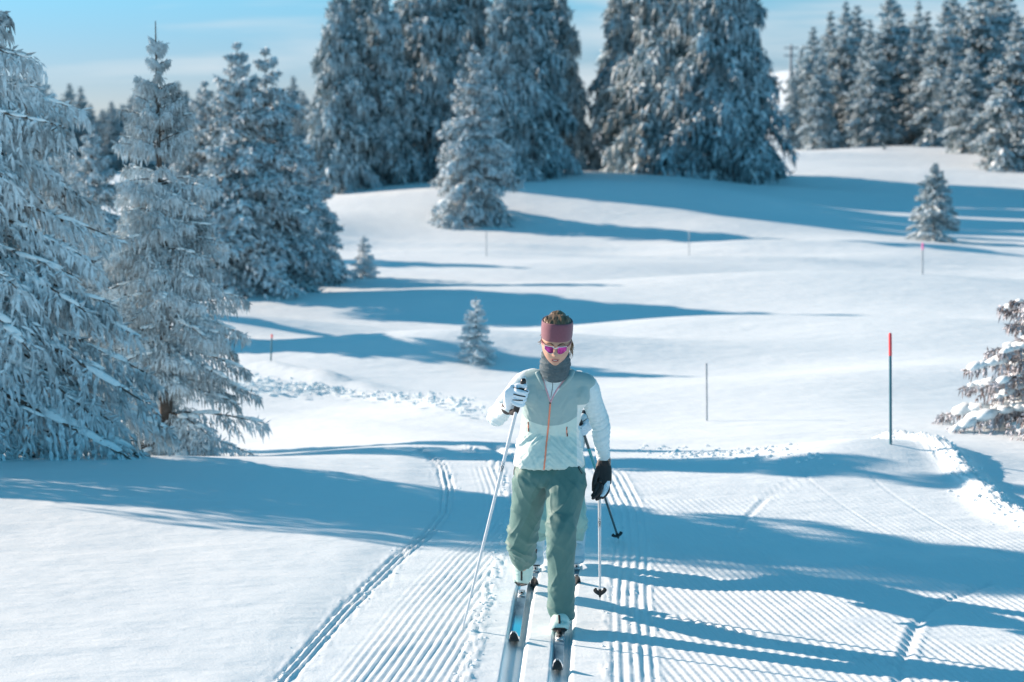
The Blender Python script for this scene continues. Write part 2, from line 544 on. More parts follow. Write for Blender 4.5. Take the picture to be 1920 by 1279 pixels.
def poly_dist(X, Y, pts):
    d = np.full(X.shape, 1e9)
    for (x0, y0), (x1, y1) in zip(pts[:-1], pts[1:]):
        vx, vy = x1 - x0, y1 - y0; L2 = vx * vx + vy * vy + 1e-9
        t = np.clip(((X - x0) * vx + (Y - y0) * vy) / L2, 0, 1)
        d = np.minimum(d, np.hypot(X - x0 - t * vx, Y - y0 - t * vy))
    return d


def flat_px(pts, m=14):
    q = []
    for (a, b) in pts:
        d = ray(a, b); t = -CAMH / d[2]; q.append((d[0] * t, d[1] * t))
    return [tuple(v) for v in resample(np.array(q), m)]


SCR1 = flat_px([(1520, 895), (1450, 925), (1405, 965), (1372, 1010)])
SCR2 = flat_px([(1860, 1090), (1770, 1125), (1725, 1160), (1705, 1200), (1690, 1250), (1684, 1290)])
SHADOW_GROOVE = flat_px([(1150, 1138), (1300, 1160), (1480, 1205), (1690, 1243)])  # line of the hanging pole's cast shadow, carved into the snow as a groove
SCR4 = flat_px([(1500, 893), (1600, 960), (1700, 1020), (1800, 1060)])
SCR5 = flat_px([(1620, 895), (1700, 945), (1800, 1000), (1925, 1052)])
BERM = flat_px([(1660, 838), (1720, 850), (1790, 885), (1845, 930), (1885, 962), (1950, 985), (2050, 1010)], 24)


def patch_detail(X, Y):
    u = X - track_mid(Y)
    D = np.zeros_like(X)
    P2 = np.stack([X.ravel(), Y.ravel()], 1)
    n_lo = fbm(P2 * 1.3, 21, 2).reshape(X.shape)
    n_md = fbm(P2 * 9, 22, 3).reshape(X.shape)
    n_hi = fbm(P2 * 38, 23, 2).reshape(X.shape)
    w = X - left_line(Y)
    # undisturbed snow left of the trail stands a little higher
    D -= 0.016 * sstep(-.38, .02, w)
    # double groove along the left edge of the groomed lane
    for c, a in ((-0.038, .009), (0.0, .011), (0.038, .006)):
        D -= a * np.exp(-((w - c) / .012) ** 2) * (0.7 + 0.6 * n_md)
    D += .006 * np.exp(-((w + .02) / .012) ** 2) + .005 * np.exp(-((w - .02) / .012) ** 2)
    D += (n_hi - .5) * .016 * np.exp(-(w / .09) ** 2)
    # ski tracks
    tr = np.zeros_like(X)
    for c in (-.1235, .1235):
        tr = np.maximum(tr, 1 - sstep(.032, .060, np.abs(u - c)))
    D -= .048 * tr
    # thin central rib in each track
    for c in (-.1235, .1235):
        D += .006 * np.exp(-((u - c) / .010) ** 2)
    # left ridges, parallel to the lane edge
    per = .043
    lz = sstep(.16, .40, w) * (1 - sstep(-.40, -.36, u))
    ph = (w + .004 * (n_md - .5)) / per
    rid = (0.5 + 0.5 * np.cos(2 * math.pi * ph))
    D += .0068 * lz * (rid ** 0.8 - .5) * (0.5 + 0.9 * n_lo)
    # right ridges: first few parallel to the tracks, then the next pass of the groomer
    rz1 = sstep(.36, .40, u) * (1 - sstep(.60, .64, u))
    D += .008 * rz1 * ((0.5 + 0.5 * np.cos(2 * math.pi * u / .052)) - .5) * (0.4 + n_md)
    xr = 1.0 * np.ones_like(X)
    bd = poly_dist(X, Y, BERM)
    v = (X + .185 * (Y - 9) + .0022 * (n_md - .5) + .010 * np.sin(Y * 1.1)) / .047
    rz = sstep(.60, .66, u) * sstep(.2, .5, bd + 10 * (X < 2.2))
    fade = 1 - (0.35 + .5 * sstep(.8, 2.0, X)) * sstep(10.8, 12.8, Y + .3 * (n_lo - .5))
    holes = sstep(.62, .72, fbm(P2 * 2.1, 41, 3).reshape(X.shape)) * .75
    fade = fade * (1 - holes)
    D += .0070 * rz * fade * ((0.5 + 0.5 * np.cos(2 * math.pi * v)) ** .85 - .5) * (0.75 + 0.5 * n_lo)
    # swath seams
    for off in (1.75, 2.62):
        D += .007 * rz * np.exp(-(((X + .185 * (Y - 9)) - off) / .02) ** 2) * 0
    # crumbled strips beside the tracks
    for c, s, a in ((-.345, .055, .022), (.355, .03, .014), (.50, .035, .012), (.62, .02, .01)):
        D += a * np.exp(-((u - c) / s) ** 2) * (n_hi - .35) * (0.3 + 1.4 * n_md)
    # single scratches left by ski edges; one groove shapes a pole's shadow into the snow
    for pts, wd, dp in ((SCR1, .020, .006), (SCR2, .026, .010), (SHADOW_GROOVE, .008, .008), (SCR4, .010, .0022), (SCR5, .012, .0025)):
        d = poly_dist(X, Y, pts)
        D -= dp * np.exp(-(d / wd) ** 2)
        D += dp * .5 * np.exp(-((d - 2 * wd) / (wd * .6)) ** 2) * (0.5 + n_hi)
    # soft relief elsewhere
    D += .006 * (n_lo - .5) + (n_md - .5) * .0022
    # berm thrown up by the groomer on the right
    D += (.075 + .035 * (n_hi - .5) + .06 * (n_md - .5)) * np.exp(-(bd / .13) ** 2)
    # right of the berm the snow is untouched and higher
    edge = sstep(PX0, PX0 + .3, X) * (1 - sstep(PX1 - .3, PX1, X)) * sstep(PY0, PY0 + .2, Y) * (1 - sstep(PY1 - .7, PY1, Y))
    return D * edge


def build_ground():
    xs = np.concatenate([-np.geomspace(1500, 12, 60)[:-1], np.arange(-12, 12.01, 0.125), np.geomspace(12, 1500, 60)[1:]])
    ys = [3.0]
    while ys[-1] < 2800:
        ys.append(ys[-1] + max(0.09, ys[-1] * 0.0060) if ys[-1] < 120 else ys[-1] * 1.03)
    ys = np.array([-400, -60, -10] + ys)
    X, Y = np.meshgrid(xs, ys)
    Z = ground_z(X, np.maximum(Y, 0))
    ins = sstep(PX0 + .22, PX0 + .5, X) * (1 - sstep(PX1 - .5, PX1 - .22, X)) * sstep(PY0 + .2, PY0 + .5, Y) * (1 - sstep(PY1 - .5, PY1 - .22, Y))
    Z = Z - .10 * ins
    # groomed trail crossing in the distance: a shallow flattened band with low berms
    c = 45.2 - .10 * X + 0.0015 * X * X
    d = Y - c
    far_tr = np.exp(-((d - 2.6) / .30) ** 2) + np.exp(-((d + 2.4) / .30) ** 2)
    Z += .09 * far_tr - .05 * np.exp(-(d / 2.2) ** 4)
    for k in (-1.2, -.9, .8, 1.1):
        Z -= .03 * np.exp(-((d - k) / .12) ** 2)
    # trail bending away to the left behind the skiers
    tp = [(.2, 14.5), (-.4, 16.2), (-1.6, 18.2), (-3.2, 19.8), (-6, 21.6), (-12, 24)]
    td = poly_dist(X, Y, [tuple(v) for v in resample(np.array(tp), 30)])
    P2 = np.stack([X.ravel(), Y.ravel()], 1)
    nh = fbm(P2 * 3.2, 31, 2).reshape(X.shape)
    near = (1 - sstep(24, 27, Y))
    Z += near * ((.10 + .10 * (nh - .5)) * np.exp(-((td - 1.75) / .22) ** 2) * sstep(16.5, 17.8, Y) * (1 - sstep(-2.2, -1.0, X))
                 - .05 * (1 - sstep(1.3, 1.8, td)) * sstep(15.8, 17.5, Y))
    for k in (-.7, -.45, .55, .8):
        Z -= near * .014 * np.exp(-((td - abs(k)) / .05) ** 2)
    V, F = grid_mesh(xs, ys, Z)
    o = link('snow_ground', mesh_from('snow_ground', [(V, F)], [M['snow']]))
    tag(o, 'undulating sunlit snow field', kind='structure')
    xs = np.concatenate([np.arange(PX0, -1.9, .03), np.arange(-1.9, PX1 + .001, .0082)]); ys = np.concatenate([np.arange(PY0, 7.9, .12), np.arange(7.9, 13, .052), np.arange(13, PY1 + .001, .09)])
    X, Y = np.meshgrid(xs, ys)
    e = np.minimum(np.minimum(X - PX0, PX1 - X), np.minimum(Y - PY0, PY1 - Y))
    Z = ground_z(X, Y) + patch_detail(X, Y) + .003 - .006 * (1 - sstep(0, .2, e))
    V, F = grid_mesh(xs, ys, Z)
    o = link('groomed_trail', mesh_from('groomed_trail', [(V, F)], [M['snow']]))
    tag(o, 'groomed ski trail with corduroy ridges and two ski tracks', kind='structure')


build_ground()


def surf_z(x, y):
    """true surface height in the near patch"""
    X = np.array([[x]]); Y = np.array([[y]])
    return float((ground_z(X, Y) + patch_detail(X, Y))[0, 0]) if (PX0 < x < PX1 and PY0 < y < PY1) else float(ground_z(X, Y)[0, 0])


# clods of broken snow beside the lane
def clods(name, label, pts_list):
    r = rs(5); parts = []
    for (pts, width, n, smin, smax) in pts_list:
        pts = np.array(pts); seg = resample(pts, 200)
        k = r.randint(0, 200, n); c = seg[k] + r.normal(0, width, (n, 2))
        X = c[:, 0]; Y = c[:, 1]
        gz = ground_z(X, Y)
        m = (X > PX0) & (X < PX1) & (Y > PY0) & (Y < PY1)
        gz = gz + np.where(m, patch_detail(X[None], Y[None])[0], 0)
        s = smin * .7 + (smax * 1.35 - smin * .7) * r.rand(n) ** 4
        V0, F0 = ICO1
        for q in range(n):
            V = V0 * (1 + .35 * (r.rand(len(V0), 1) - .5)) * s[q] * np.array([1, 1, .7])
            parts.append((V + [X[q], Y[q], gz[q] + s[q] * .08], F0))
    V = np.concatenate([p[0] for p in parts]); nv = len(ICO1[0])
    F = (ICO1[1][None] + (np.arange(len(parts)) * nv)[:, None, None]).reshape(-1, 3)
    o = link(name, mesh_from(name, [(V, F)], [M['snow_pad']], smooth=False))
    tag(o, label, kind='stuff')


yl = np.linspace(7.6, 14, 30)
clods('snow_clods', 'small crumbs and clods of broken snow along the trail edges', [
    (np.stack([track_mid(yl) - .35, yl], 1), .035, 650, .003, .013),
    (np.stack([track_mid(yl) + .37, yl], 1), .03, 300, .003, .010),
    (np.stack([track_mid(yl) + .55, yl], 1), .06, 260, .002, .008),
    (np.stack([left_line(yl), yl], 1), .06, 260, .003, .010),
    (BERM, .09, 1100, .006, .015),
    ([tuple(G(*p)[:2]) for p in ((1235, 838), (1300, 850), (1360, 848), (1420, 845), (1500, 862))], .16, 500, .008, .022),
    ([tuple(G(*p)[:2]) for p in ((430, 712), (520, 722), (640, 728), (760, 740), (900, 770))], .18, 700, .010, .030),
])

# ------------------------------------------------------------------ spruces
def spindles(B, D, L, Rd, roll):
    n = len(B)
    D = D / (np.linalg.norm(D, axis=1)[:, None] + 1e-9)
    a = np.cross(D, np.array([0.13, 0.07, 1.0])); a /= np.linalg.norm(a, axis=1)[:, None] + 1e-9
    b = np.cross(D, a)
    V = np.empty((n, 5, 3))
    V[:, 0] = B; V[:, 4] = B + D * L[:, None]
    mid = B + D * (L * .4)[:, None]
    for k in range(3):
        th = roll + k * 2 * math.pi / 3
        V[:, 1 + k] = mid + (a * np.cos(th)[:, None] + b * np.sin(th)[:, None]) * Rd[:, None]
    T = np.array([[0, 2, 1], [0, 3, 2], [0, 1, 3], [4, 1, 2], [4, 2, 3], [4, 3, 1]])
    F = (T[None] + (np.arange(n) * 5)[:, None, None]).reshape(-1, 3)
    return V.reshape(-1, 3), F


def spruce_meshes(seed, H, R, nb, ns, kn, ke, slen, srad, droop=.45, hang=.5, snow=5, snow_s=1.0, prof=.85, base=.03,
                  mat='frost_mid', top_bare=0.0, keep=None, lean=0.0, tiers=0, comb=0.0, half=False, jag=(.72, 1.12), padw=1.0):
    """trunk mesh, crown mesh, snow mesh. nb branches; ns twig stations; kn nodes per twig; ke needles sprays per node"""
    r = rs(seed)
    hb = np.sort(r.rand(nb) ** 0.92)
    if tiers: hb = np.clip((np.round(hb * tiers) + r.normal(0, .13, nb)) / tiers, 0, .995)
    hb = hb * (1 - base - top_bare) + base
    az = (np.arange(nb) * 2.39996 + r.rand(nb) * .8) % (2 * math.pi)
    B, D, L, Rd = [], [], [], []
    wood, pads = [], []
    for i in range(nb):
        t = hb[i]; h = t * H
        Lb = R * ((1 - t) ** prof * .96 + .03) * r.uniform(*jag)
        if t < .12: Lb *= .8 + 1.6 * t
        if t > .80 and H > 1.5: Lb *= 1 - .45 * (t - .80) / .20
        a = az[i]
        if keep is not None and not keep(a, t): continue
        dirh = np.array([math.cos(a), math.sin(a), 0]); side = np.array([-math.sin(a), math.cos(a), 0])
        up = np.interp(t, [0, .5, 1], [-.02, .18, .75]) + r.normal(0, .06)
        dr = droop * np.interp(t, [0, .7, 1], [1.0, .8, .25]) * r.uniform(.7, 1.3)
        curve = r.normal(0, .10)
        s = np.linspace(0, 1, 9)
        fs = .38 + .62 * min(1.0, Lb / (.45 * R))
        path = lambda q: (dirh[None] * (Lb * q)[:, None] + side[None] * (curve * Lb * q ** 2)[:, None] +
                          np.array([0, 0, 1.0])[None] * (h + Lb * (up * q - dr * q ** 1.9 + .10 * np.maximum(q - .8, 0)))[:, None])
        pw = path(s)
        rr = np.interp(s, [0, 1], [max(.008, Lb * .016), Lb * .003])
        wood.append(tube(pw, rr, n=4, ref=(0.1, 0.2, 1), cap=False))
        nsb = max(3, int(ns * (0.35 + .65 * Lb / R) * (.5 if (half and math.cos(a) < -.15) else 1)))
        q = np.linspace(.10, .985, nsb) + r.uniform(-.02, .02, nsb)
        for sg in (-1, 1):
            p0 = path(q)
            l2 = Lb * .46 * (1 - q) ** .75 * np.minimum(1, .25 + q * 2.2) * r.uniform(.55, 1.25, nsb) + Lb * .05
            an = R_(52) * r.uniform(.75, 1.2, nsb)
            d2 = dirh[None] * np.cos(an)[:, None] + side[None] * (sg * np.sin(an))[:, None]
            tt = np.linspace(.12, 1, kn)[None, :] + r.uniform(-.05, .05, (nsb, kn))
            hg = hang * r.uniform(.5, 1.5, nsb)
            N0 = p0[:, None, :] + d2[:, None, :] * (l2[:, None] * tt)[:, :, None]
            N0[:, :, 2] -= (l2 * hg)[:, None] * tt ** 1.6
            dd = d2[:, None, :] - np.array([0, 0, 1.0]) * (1.6 * hg)[:, None, None] * (tt ** .6)[:, :, None]
            for e in range(ke):
                sd = r.normal(0, 1, N0.shape) * np.array([1, 1, .45]); sd[:, :, 2] -= hang * .9
                dv = dd * .9 + sd * .62
                if comb and e < comb: dv = dd * .30 + sd * .22 - np.array([0, 0, 1.05])
                B.append((N0 + r.normal(0, srad * .6, N0.shape)).reshape(-1, 3)); D.append(dv.reshape(-1, 3))
                k = slen * r.uniform(.6, 1.3, N0.shape[:2]) * (1.7 if e < comb else 1.0) * fs; L.append(k.ravel())
                Rd.append((srad * (.3 + .7 * fs) * r.uniform(.7, 1.3, N0.shape[:2])).ravel())
        # sprays on the main axis and its tip
        qa = np.linspace(.15, 1.0, nsb * 2); pa = path(qa)
        B.append(pa); D.append(dirh[None] * .8 + r.normal(0, .5, pa.shape)); L.append(fs * slen * r.uniform(.7, 1.3, len(pa)))
        Rd.append(srad * r.uniform(.8, 1.3, len(pa)))
        # snow lying on the branch
        npd = int(round(snow * (0.3 + Lb / R)))
        if npd > 0:
            qp = r.uniform(.22, .95, npd); pp = path(qp) + side[None] * (Lb * r.normal(0, .10, npd) * (1 - qp))[:, None]
            for w_ in range(npd):
                ps = snow_s * Lb * r.uniform(.05, .13)
                V0, F0 = ICO1
                V = V0 * (1 + .3 * (r.rand(len(V0), 1) - .5)) * np.array([1.9 / padw, .75 * padw, .40 * padw]) * ps
                c, sn = math.cos(a), math.sin(a)
                V = np.stack([V[:, 0] * c - V[:, 1] * sn, V[:, 0] * sn + V[:, 1] * c,
                              V[:, 2] + V[:, 0] * (up - 1.7 * dr * qp[w_]) * .8], 1)
                pads.append(V + pp[w_] + [0, 0, ps * .22])
    # leader
    nl = 26; zt = np.linspace(H * (1 - top_bare - .10), H, nl)
    B.append(np.stack([zt * 0, zt * 0, zt], 1)); D.append(r.normal(0, 1, (nl, 3)) * [1, 1, .3] + [0, 0, .9])
    L.append(np.linspace(slen * .55, slen * .25, nl)); Rd.append(np.full(nl, srad * .5))
    B = np.concatenate(B); D = np.concatenate(D); L = np.concatenate(L); Rd = np.concatenate(Rd)
    V, F = spindles(B, D, L, Rd, r.rand(len(B)) * 6.28)
    crown_parts = [(V, F, 0)]
    Wv = []; Wf = []; off = 0
    for (wv, wf) in wood:
        Wv.append(wv); Wf.append(wf[0] + off); off += len(wv)
    crown_parts.append((np.concatenate(Wv), np.concatenate(Wf), 1))
    crown = mesh_from('crown', crown_parts, [M[mat], M['bark']], smooth=False)
    zt = np.linspace(-.3, H, 14)
    rt = np.interp(zt, [-.3, 0, H * .1, H], [H * .024, H * .019, H * .015, .004])
    ptk = np.stack([np.sin(zt * 1.3) * .012 * H / 4, np.cos(zt * 1.1) * .01 * H / 4, zt], 1)
    trunk = mesh_from('trunk', [tube(ptk, rt, n=9, ref=(0, 1, 0))], [M['bark']])
    sn_me = None
    if pads:
        nv = len(ICO1[0])
        F = (ICO1[1][None] + (np.arange(len(pads)) * nv)[:, None, None]).reshape(-1, 3)
        sn_me = mesh_from('snow_load', [(np.concatenate(pads), F)], [M['snow_pad']])
    return trunk, crown, sn_me


def place_spruce(meshes, pos, rz, sc, label, group=None, sxy=None, name='spruce_tree', tilt=0.0, flat=1.0):
    root = empty(name, pos, label, 'tree', group)
    root.rotation_euler = (0, tilt, rz)
    root.scale = (sc * (sxy or 1), sc * (sxy or 1) * flat, sc)
    link('trunk', meshes[0], root)
    link('crown', meshes[1], root)
    if meshes[2]: tag(link('snow_load', meshes[2], root), kind='stuff')
    return root


# near left trees, own meshes
A_pos = G(60, 952); A_pos = np.array([-4.95, 14.35, 0]); A_pos[2] = float(ground_z(A_pos[0], A_pos[1]))
A = spruce_meshes(3, 5.5, 2.15, 250, 23, 6, 2, .084, .0125, droop=.52, hang=.8, snow=16, snow_s=.30, prof=.80, comb=1, tiers=19, half=True,
                  mat='frost_near')
place_spruce(A, A_pos, 0.1, 1.0, 'tall frosted spruce at the left edge, its lowest boughs resting on the snow', flat=.20, sxy=1.22)
B_ = spruce_meshes(8, 3.95, 1.0, 175, 17, 5, 2, .060, .0080, droop=.34, hang=.55, snow=5, snow_s=.55, prof=.85, comb=1, tiers=0,
                   mat='frost_near', top_bare=.045)
bp = np.array([-3.15, 16.3, 0]); bp[2] = float(ground_z(bp[0], bp[1]))
place_spruce(B_, bp, 0.1, 1.0, 'slim white frosted spruce with a thin bare leader beside the big left spruce', flat=.36)
place_spruce(B_, (-4.4, 17.7, float(ground_z(-4.4, 17.7)) - .1), 2.9, 3.1 / 3.95, 'shorter frosted spruce in the gap between the two near left spruces', flat=.3, sxy=1.5)
# right edge tree, dark needles with thick caps of snow
Rt = spruce_meshes(14, 1.45, 1.05, 74, 13, 5, 3, .05, .008, droop=.36, hang=.45, snow=10, snow_s=.85, prof=.7, mat='needle_bare', padw=1.5, comb=1)
rp = np.array([4.85, 16.1, 0]); rp[2] = float(ground_z(rp[0], rp[1])) - .05
place_spruce(Rt, rp, 0.5, 1.0, 'spruce with brown needles and thick caps of snow at the right edge of the photo')

mid = [spruce_meshes(31, 5.0, 1.65, 160, 12, 4, 2, .18, .027, droop=.50, hang=.6, snow=6, snow_s=.75, prof=.80, mat='frost_mid', tiers=17, jag=(.6, 1.2)),
       spruce_meshes(32, 5.0, 1.45, 145, 11, 4, 2, .18, .027, droop=.55, hang=.65, snow=6, snow_s=.75, prof=.74, mat='frost_mid', tiers=16, jag=(.6, 1.2))]
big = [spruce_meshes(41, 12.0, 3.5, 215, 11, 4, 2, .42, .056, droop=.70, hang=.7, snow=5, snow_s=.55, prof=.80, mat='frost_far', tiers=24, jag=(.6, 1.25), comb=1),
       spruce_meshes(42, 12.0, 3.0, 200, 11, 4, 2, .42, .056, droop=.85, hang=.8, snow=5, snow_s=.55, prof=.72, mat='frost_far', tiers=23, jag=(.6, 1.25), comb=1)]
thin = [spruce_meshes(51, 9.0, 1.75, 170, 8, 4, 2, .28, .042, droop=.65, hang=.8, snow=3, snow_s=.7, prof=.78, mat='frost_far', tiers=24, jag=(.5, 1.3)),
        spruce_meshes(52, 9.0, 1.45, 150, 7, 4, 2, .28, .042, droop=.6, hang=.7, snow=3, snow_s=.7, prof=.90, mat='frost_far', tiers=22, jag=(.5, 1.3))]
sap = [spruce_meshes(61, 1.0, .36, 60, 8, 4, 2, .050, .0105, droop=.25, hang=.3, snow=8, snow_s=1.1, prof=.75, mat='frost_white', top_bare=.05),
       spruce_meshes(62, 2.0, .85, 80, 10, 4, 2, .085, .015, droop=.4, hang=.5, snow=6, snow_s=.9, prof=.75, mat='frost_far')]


def tree_px(meshes, Hm, px, py_base, py_top, D, rz, label, group=None, w=None, sink=0.1, tilt=0):
    """stand a tree on the ground at depth D under pixel column px, tall enough to reach py_top"""
    x = W(px, py_base, D)[0]; z = float(ground_z(x, D))
    top = W(px, py_top, D)[2]
    h = top - z
    return place_spruce(meshes, (x, D, z - sink * h / 10), rz, h / Hm, label, group, w, tilt=tilt)


tree_px(mid[0], 5, 452, 555, 78, 33.0, 0.4, 'broad frosted spruce at left centre, left stem of the twin topped pair')
tree_px(mid[1], 5, 505, 550, 88, 33.9, 2.4, 'frosted spruce at left centre, right stem of the twin topped pair', w=1.05)
tree_px(mid[1], 5, 392, 560, 150, 34.8, 4.4, 'frosted spruce just left of the twin topped pair at left centre')
tree_px(mid[0], 5, 585, 525, 300, 36.5, 1.4, 'short frosted spruce at the right foot of the twin topped pair', w=1.15)
tree_px(sap[0], 1, 683, 515, 440, 37.5, 1.0, 'tiny spruce sapling right of the short frosted spruce at left centre', w=1.0)
p = G(893, 678)
tree_px(sap[0], 1, 893, 678, 556, p[1], 2.0, 'small frosted sapling standing alone just left of the skier headband', w=1.0)
tree_px(mid[0], 5, 890, 425, 84, 52.0, 2.2, 'frosted spruce standing in front of the tall central group', w=.92)
tree_px(sap[1], 2, 1750, 440, 305, 50.0, 0.5, 'small lone spruce on the snow slope at right, below the far forest', w=1.0)
tree_px(sap[1], 2, 1657, 305, 268, 86.0, 3.5, 'tiny spruce on the bright crest at right')
tree_px(sap[1], 2, 1086, 328, 280, 66.0, 1.5, 'tiny dark spruce in the gap between the two tall groups')

GC = 'tall spruces of the central group'
central = [(640, 372, -40, 59, .85, 0, 'leftmost tall spruce of the central group'),
           (720, 368, -40, 60, .95, 1, 'tall grey spruce second from the left in the central group'),
           (805, 360, -150, 62, .95, 0, 'very tall spruce behind the front spruce in the central group'),
           (868, 355, -170, 66, .9, 1, 'tallest dark spruce in the middle of the central group'),
           (950, 352, -70, 58.5, .85, 1, 'light frosted spruce on the right side of the central group'),
           (985, 345, -110, 64, .9, 0, 'dark spruce behind the light one at right of the central group'),
           (1045, 322, -60, 70, .72, 0, 'rearmost dark spruce at the right end of the central group'),
           (690, 350, -90, 68, .8, 0, 'spruce half hidden behind the left part of the central group')]
for i, (a, b, t, D, w, k, lab) in enumerate(central):
    tree_px(big[k], 12, a, b, t, D, i * 1.37, lab, GC, w)
GR = 'tall spruces of the right group'
right = [(1185, 325, -150, 70, .78, 0, 'leftmost dark spruce of the tall right group'),
         (1245, 328, -190, 67, .95, 1, 'second spruce from the left in the tall right group'),
         (1310, 328, -150, 66, .95, 0, 'spruce in the middle of the tall right group'),
         (1348, 328, -170, 65, .88, 1, 'broad drooping spruce right of centre in the tall right group'),
         (1362, 322, -190, 70, .85, 0, 'rearmost spruce at the right of the tall right group')]
for i, (a, b, t, D, w, k, lab) in enumerate(right):
    tree_px(big[k], 12, a, b, t, D, 2 + i * 1.9, lab, GR, w)
GF = 'spruces of the far forest at right'
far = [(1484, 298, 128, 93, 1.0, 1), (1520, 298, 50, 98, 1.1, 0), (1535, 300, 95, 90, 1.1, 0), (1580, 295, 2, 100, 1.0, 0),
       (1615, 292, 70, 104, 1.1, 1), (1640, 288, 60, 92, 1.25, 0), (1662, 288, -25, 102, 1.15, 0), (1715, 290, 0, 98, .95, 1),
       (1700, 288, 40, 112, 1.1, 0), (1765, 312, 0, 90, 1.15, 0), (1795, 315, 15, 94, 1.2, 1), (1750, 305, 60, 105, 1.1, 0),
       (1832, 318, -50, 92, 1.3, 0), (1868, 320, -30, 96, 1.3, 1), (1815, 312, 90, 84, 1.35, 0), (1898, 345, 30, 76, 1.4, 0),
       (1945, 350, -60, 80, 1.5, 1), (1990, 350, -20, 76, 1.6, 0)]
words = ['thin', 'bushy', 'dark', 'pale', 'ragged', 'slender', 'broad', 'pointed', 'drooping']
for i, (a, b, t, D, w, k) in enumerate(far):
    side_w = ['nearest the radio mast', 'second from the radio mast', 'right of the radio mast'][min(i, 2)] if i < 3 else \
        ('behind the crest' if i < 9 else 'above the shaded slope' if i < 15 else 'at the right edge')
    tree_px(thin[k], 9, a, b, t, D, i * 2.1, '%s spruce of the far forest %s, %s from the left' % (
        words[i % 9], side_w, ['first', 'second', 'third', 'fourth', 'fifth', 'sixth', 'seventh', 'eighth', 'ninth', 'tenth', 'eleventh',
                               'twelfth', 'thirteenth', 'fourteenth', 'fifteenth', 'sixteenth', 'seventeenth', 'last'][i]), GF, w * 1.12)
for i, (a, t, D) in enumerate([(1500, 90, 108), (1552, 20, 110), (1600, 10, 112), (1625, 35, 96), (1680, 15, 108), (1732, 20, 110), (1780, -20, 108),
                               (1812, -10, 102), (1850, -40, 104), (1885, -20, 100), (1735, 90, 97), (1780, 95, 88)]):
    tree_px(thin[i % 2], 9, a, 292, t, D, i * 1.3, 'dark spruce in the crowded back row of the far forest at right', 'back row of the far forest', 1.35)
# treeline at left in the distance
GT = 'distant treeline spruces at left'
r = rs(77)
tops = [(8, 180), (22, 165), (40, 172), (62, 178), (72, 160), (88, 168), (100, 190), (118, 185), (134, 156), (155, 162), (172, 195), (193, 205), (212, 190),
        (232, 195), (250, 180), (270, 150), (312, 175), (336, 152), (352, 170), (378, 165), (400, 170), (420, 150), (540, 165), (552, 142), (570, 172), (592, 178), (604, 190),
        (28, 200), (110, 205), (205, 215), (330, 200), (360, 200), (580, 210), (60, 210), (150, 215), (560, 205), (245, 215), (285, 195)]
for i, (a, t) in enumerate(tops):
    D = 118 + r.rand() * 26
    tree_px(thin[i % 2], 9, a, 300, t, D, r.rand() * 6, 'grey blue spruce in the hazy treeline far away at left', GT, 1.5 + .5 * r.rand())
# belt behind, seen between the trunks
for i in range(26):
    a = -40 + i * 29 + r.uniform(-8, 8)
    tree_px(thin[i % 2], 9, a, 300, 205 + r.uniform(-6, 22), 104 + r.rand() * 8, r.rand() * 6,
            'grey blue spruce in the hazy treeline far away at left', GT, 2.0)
# trees standing left of the picture and behind the near spruces: they throw the long shadows
GS = 'spruces hidden behind the near spruces at left'
for i, (x, y, h, w) in enumerate([(-5.9, 25.6, 3.1, .95), (-6.9, 28.6, 2.7, .6), (-11.5, 44, 4.5, 1.1), (-10.2, 40, 3.6, 1.0)]):
    place_spruce(mid[i % 2], (x, y, float(ground_z(x, y)) - .1), i * 1.1, h / 5.0,
                 ['low frosted spruce beyond the slim frosted spruce at left', 'small narrow spruce behind the left pair of near spruces', 'spruce farther back at the left edge, mostly hidden', 'spruce behind the twin topped pair, mostly hidden'][i], GS, w)
# radio mast on the far hill
mx, my = W(1483, 135, 300)[0], 300.0
mz = float(ground_z(mx, my)); mt = W(1483, 86, 300)[2]
root = empty('radio_mast', (mx, my, mz), 'thin grey radio mast on the far snowy hill', 'mast')
link('pole', mesh_from('pole', [tube([(0, 0, -1), (0, 0, mt - mz)], [.32, .2], 8, (0, 1, 0))], [M['steel']]), root)
for dz in (.35, 1.6):
    link('crossarm', mesh_from('crossarm', [tube([(-1.1, 0, 0), (1.1, 0, 0)], [.13, .13], 6, (0, 0, 1))], [M['steel']]), root).location = (0, 0, mt - mz - dz)

# ------------------------------------------------------------------ people
def nrm(v): return v / (np.linalg.norm(v) + 1e-12)


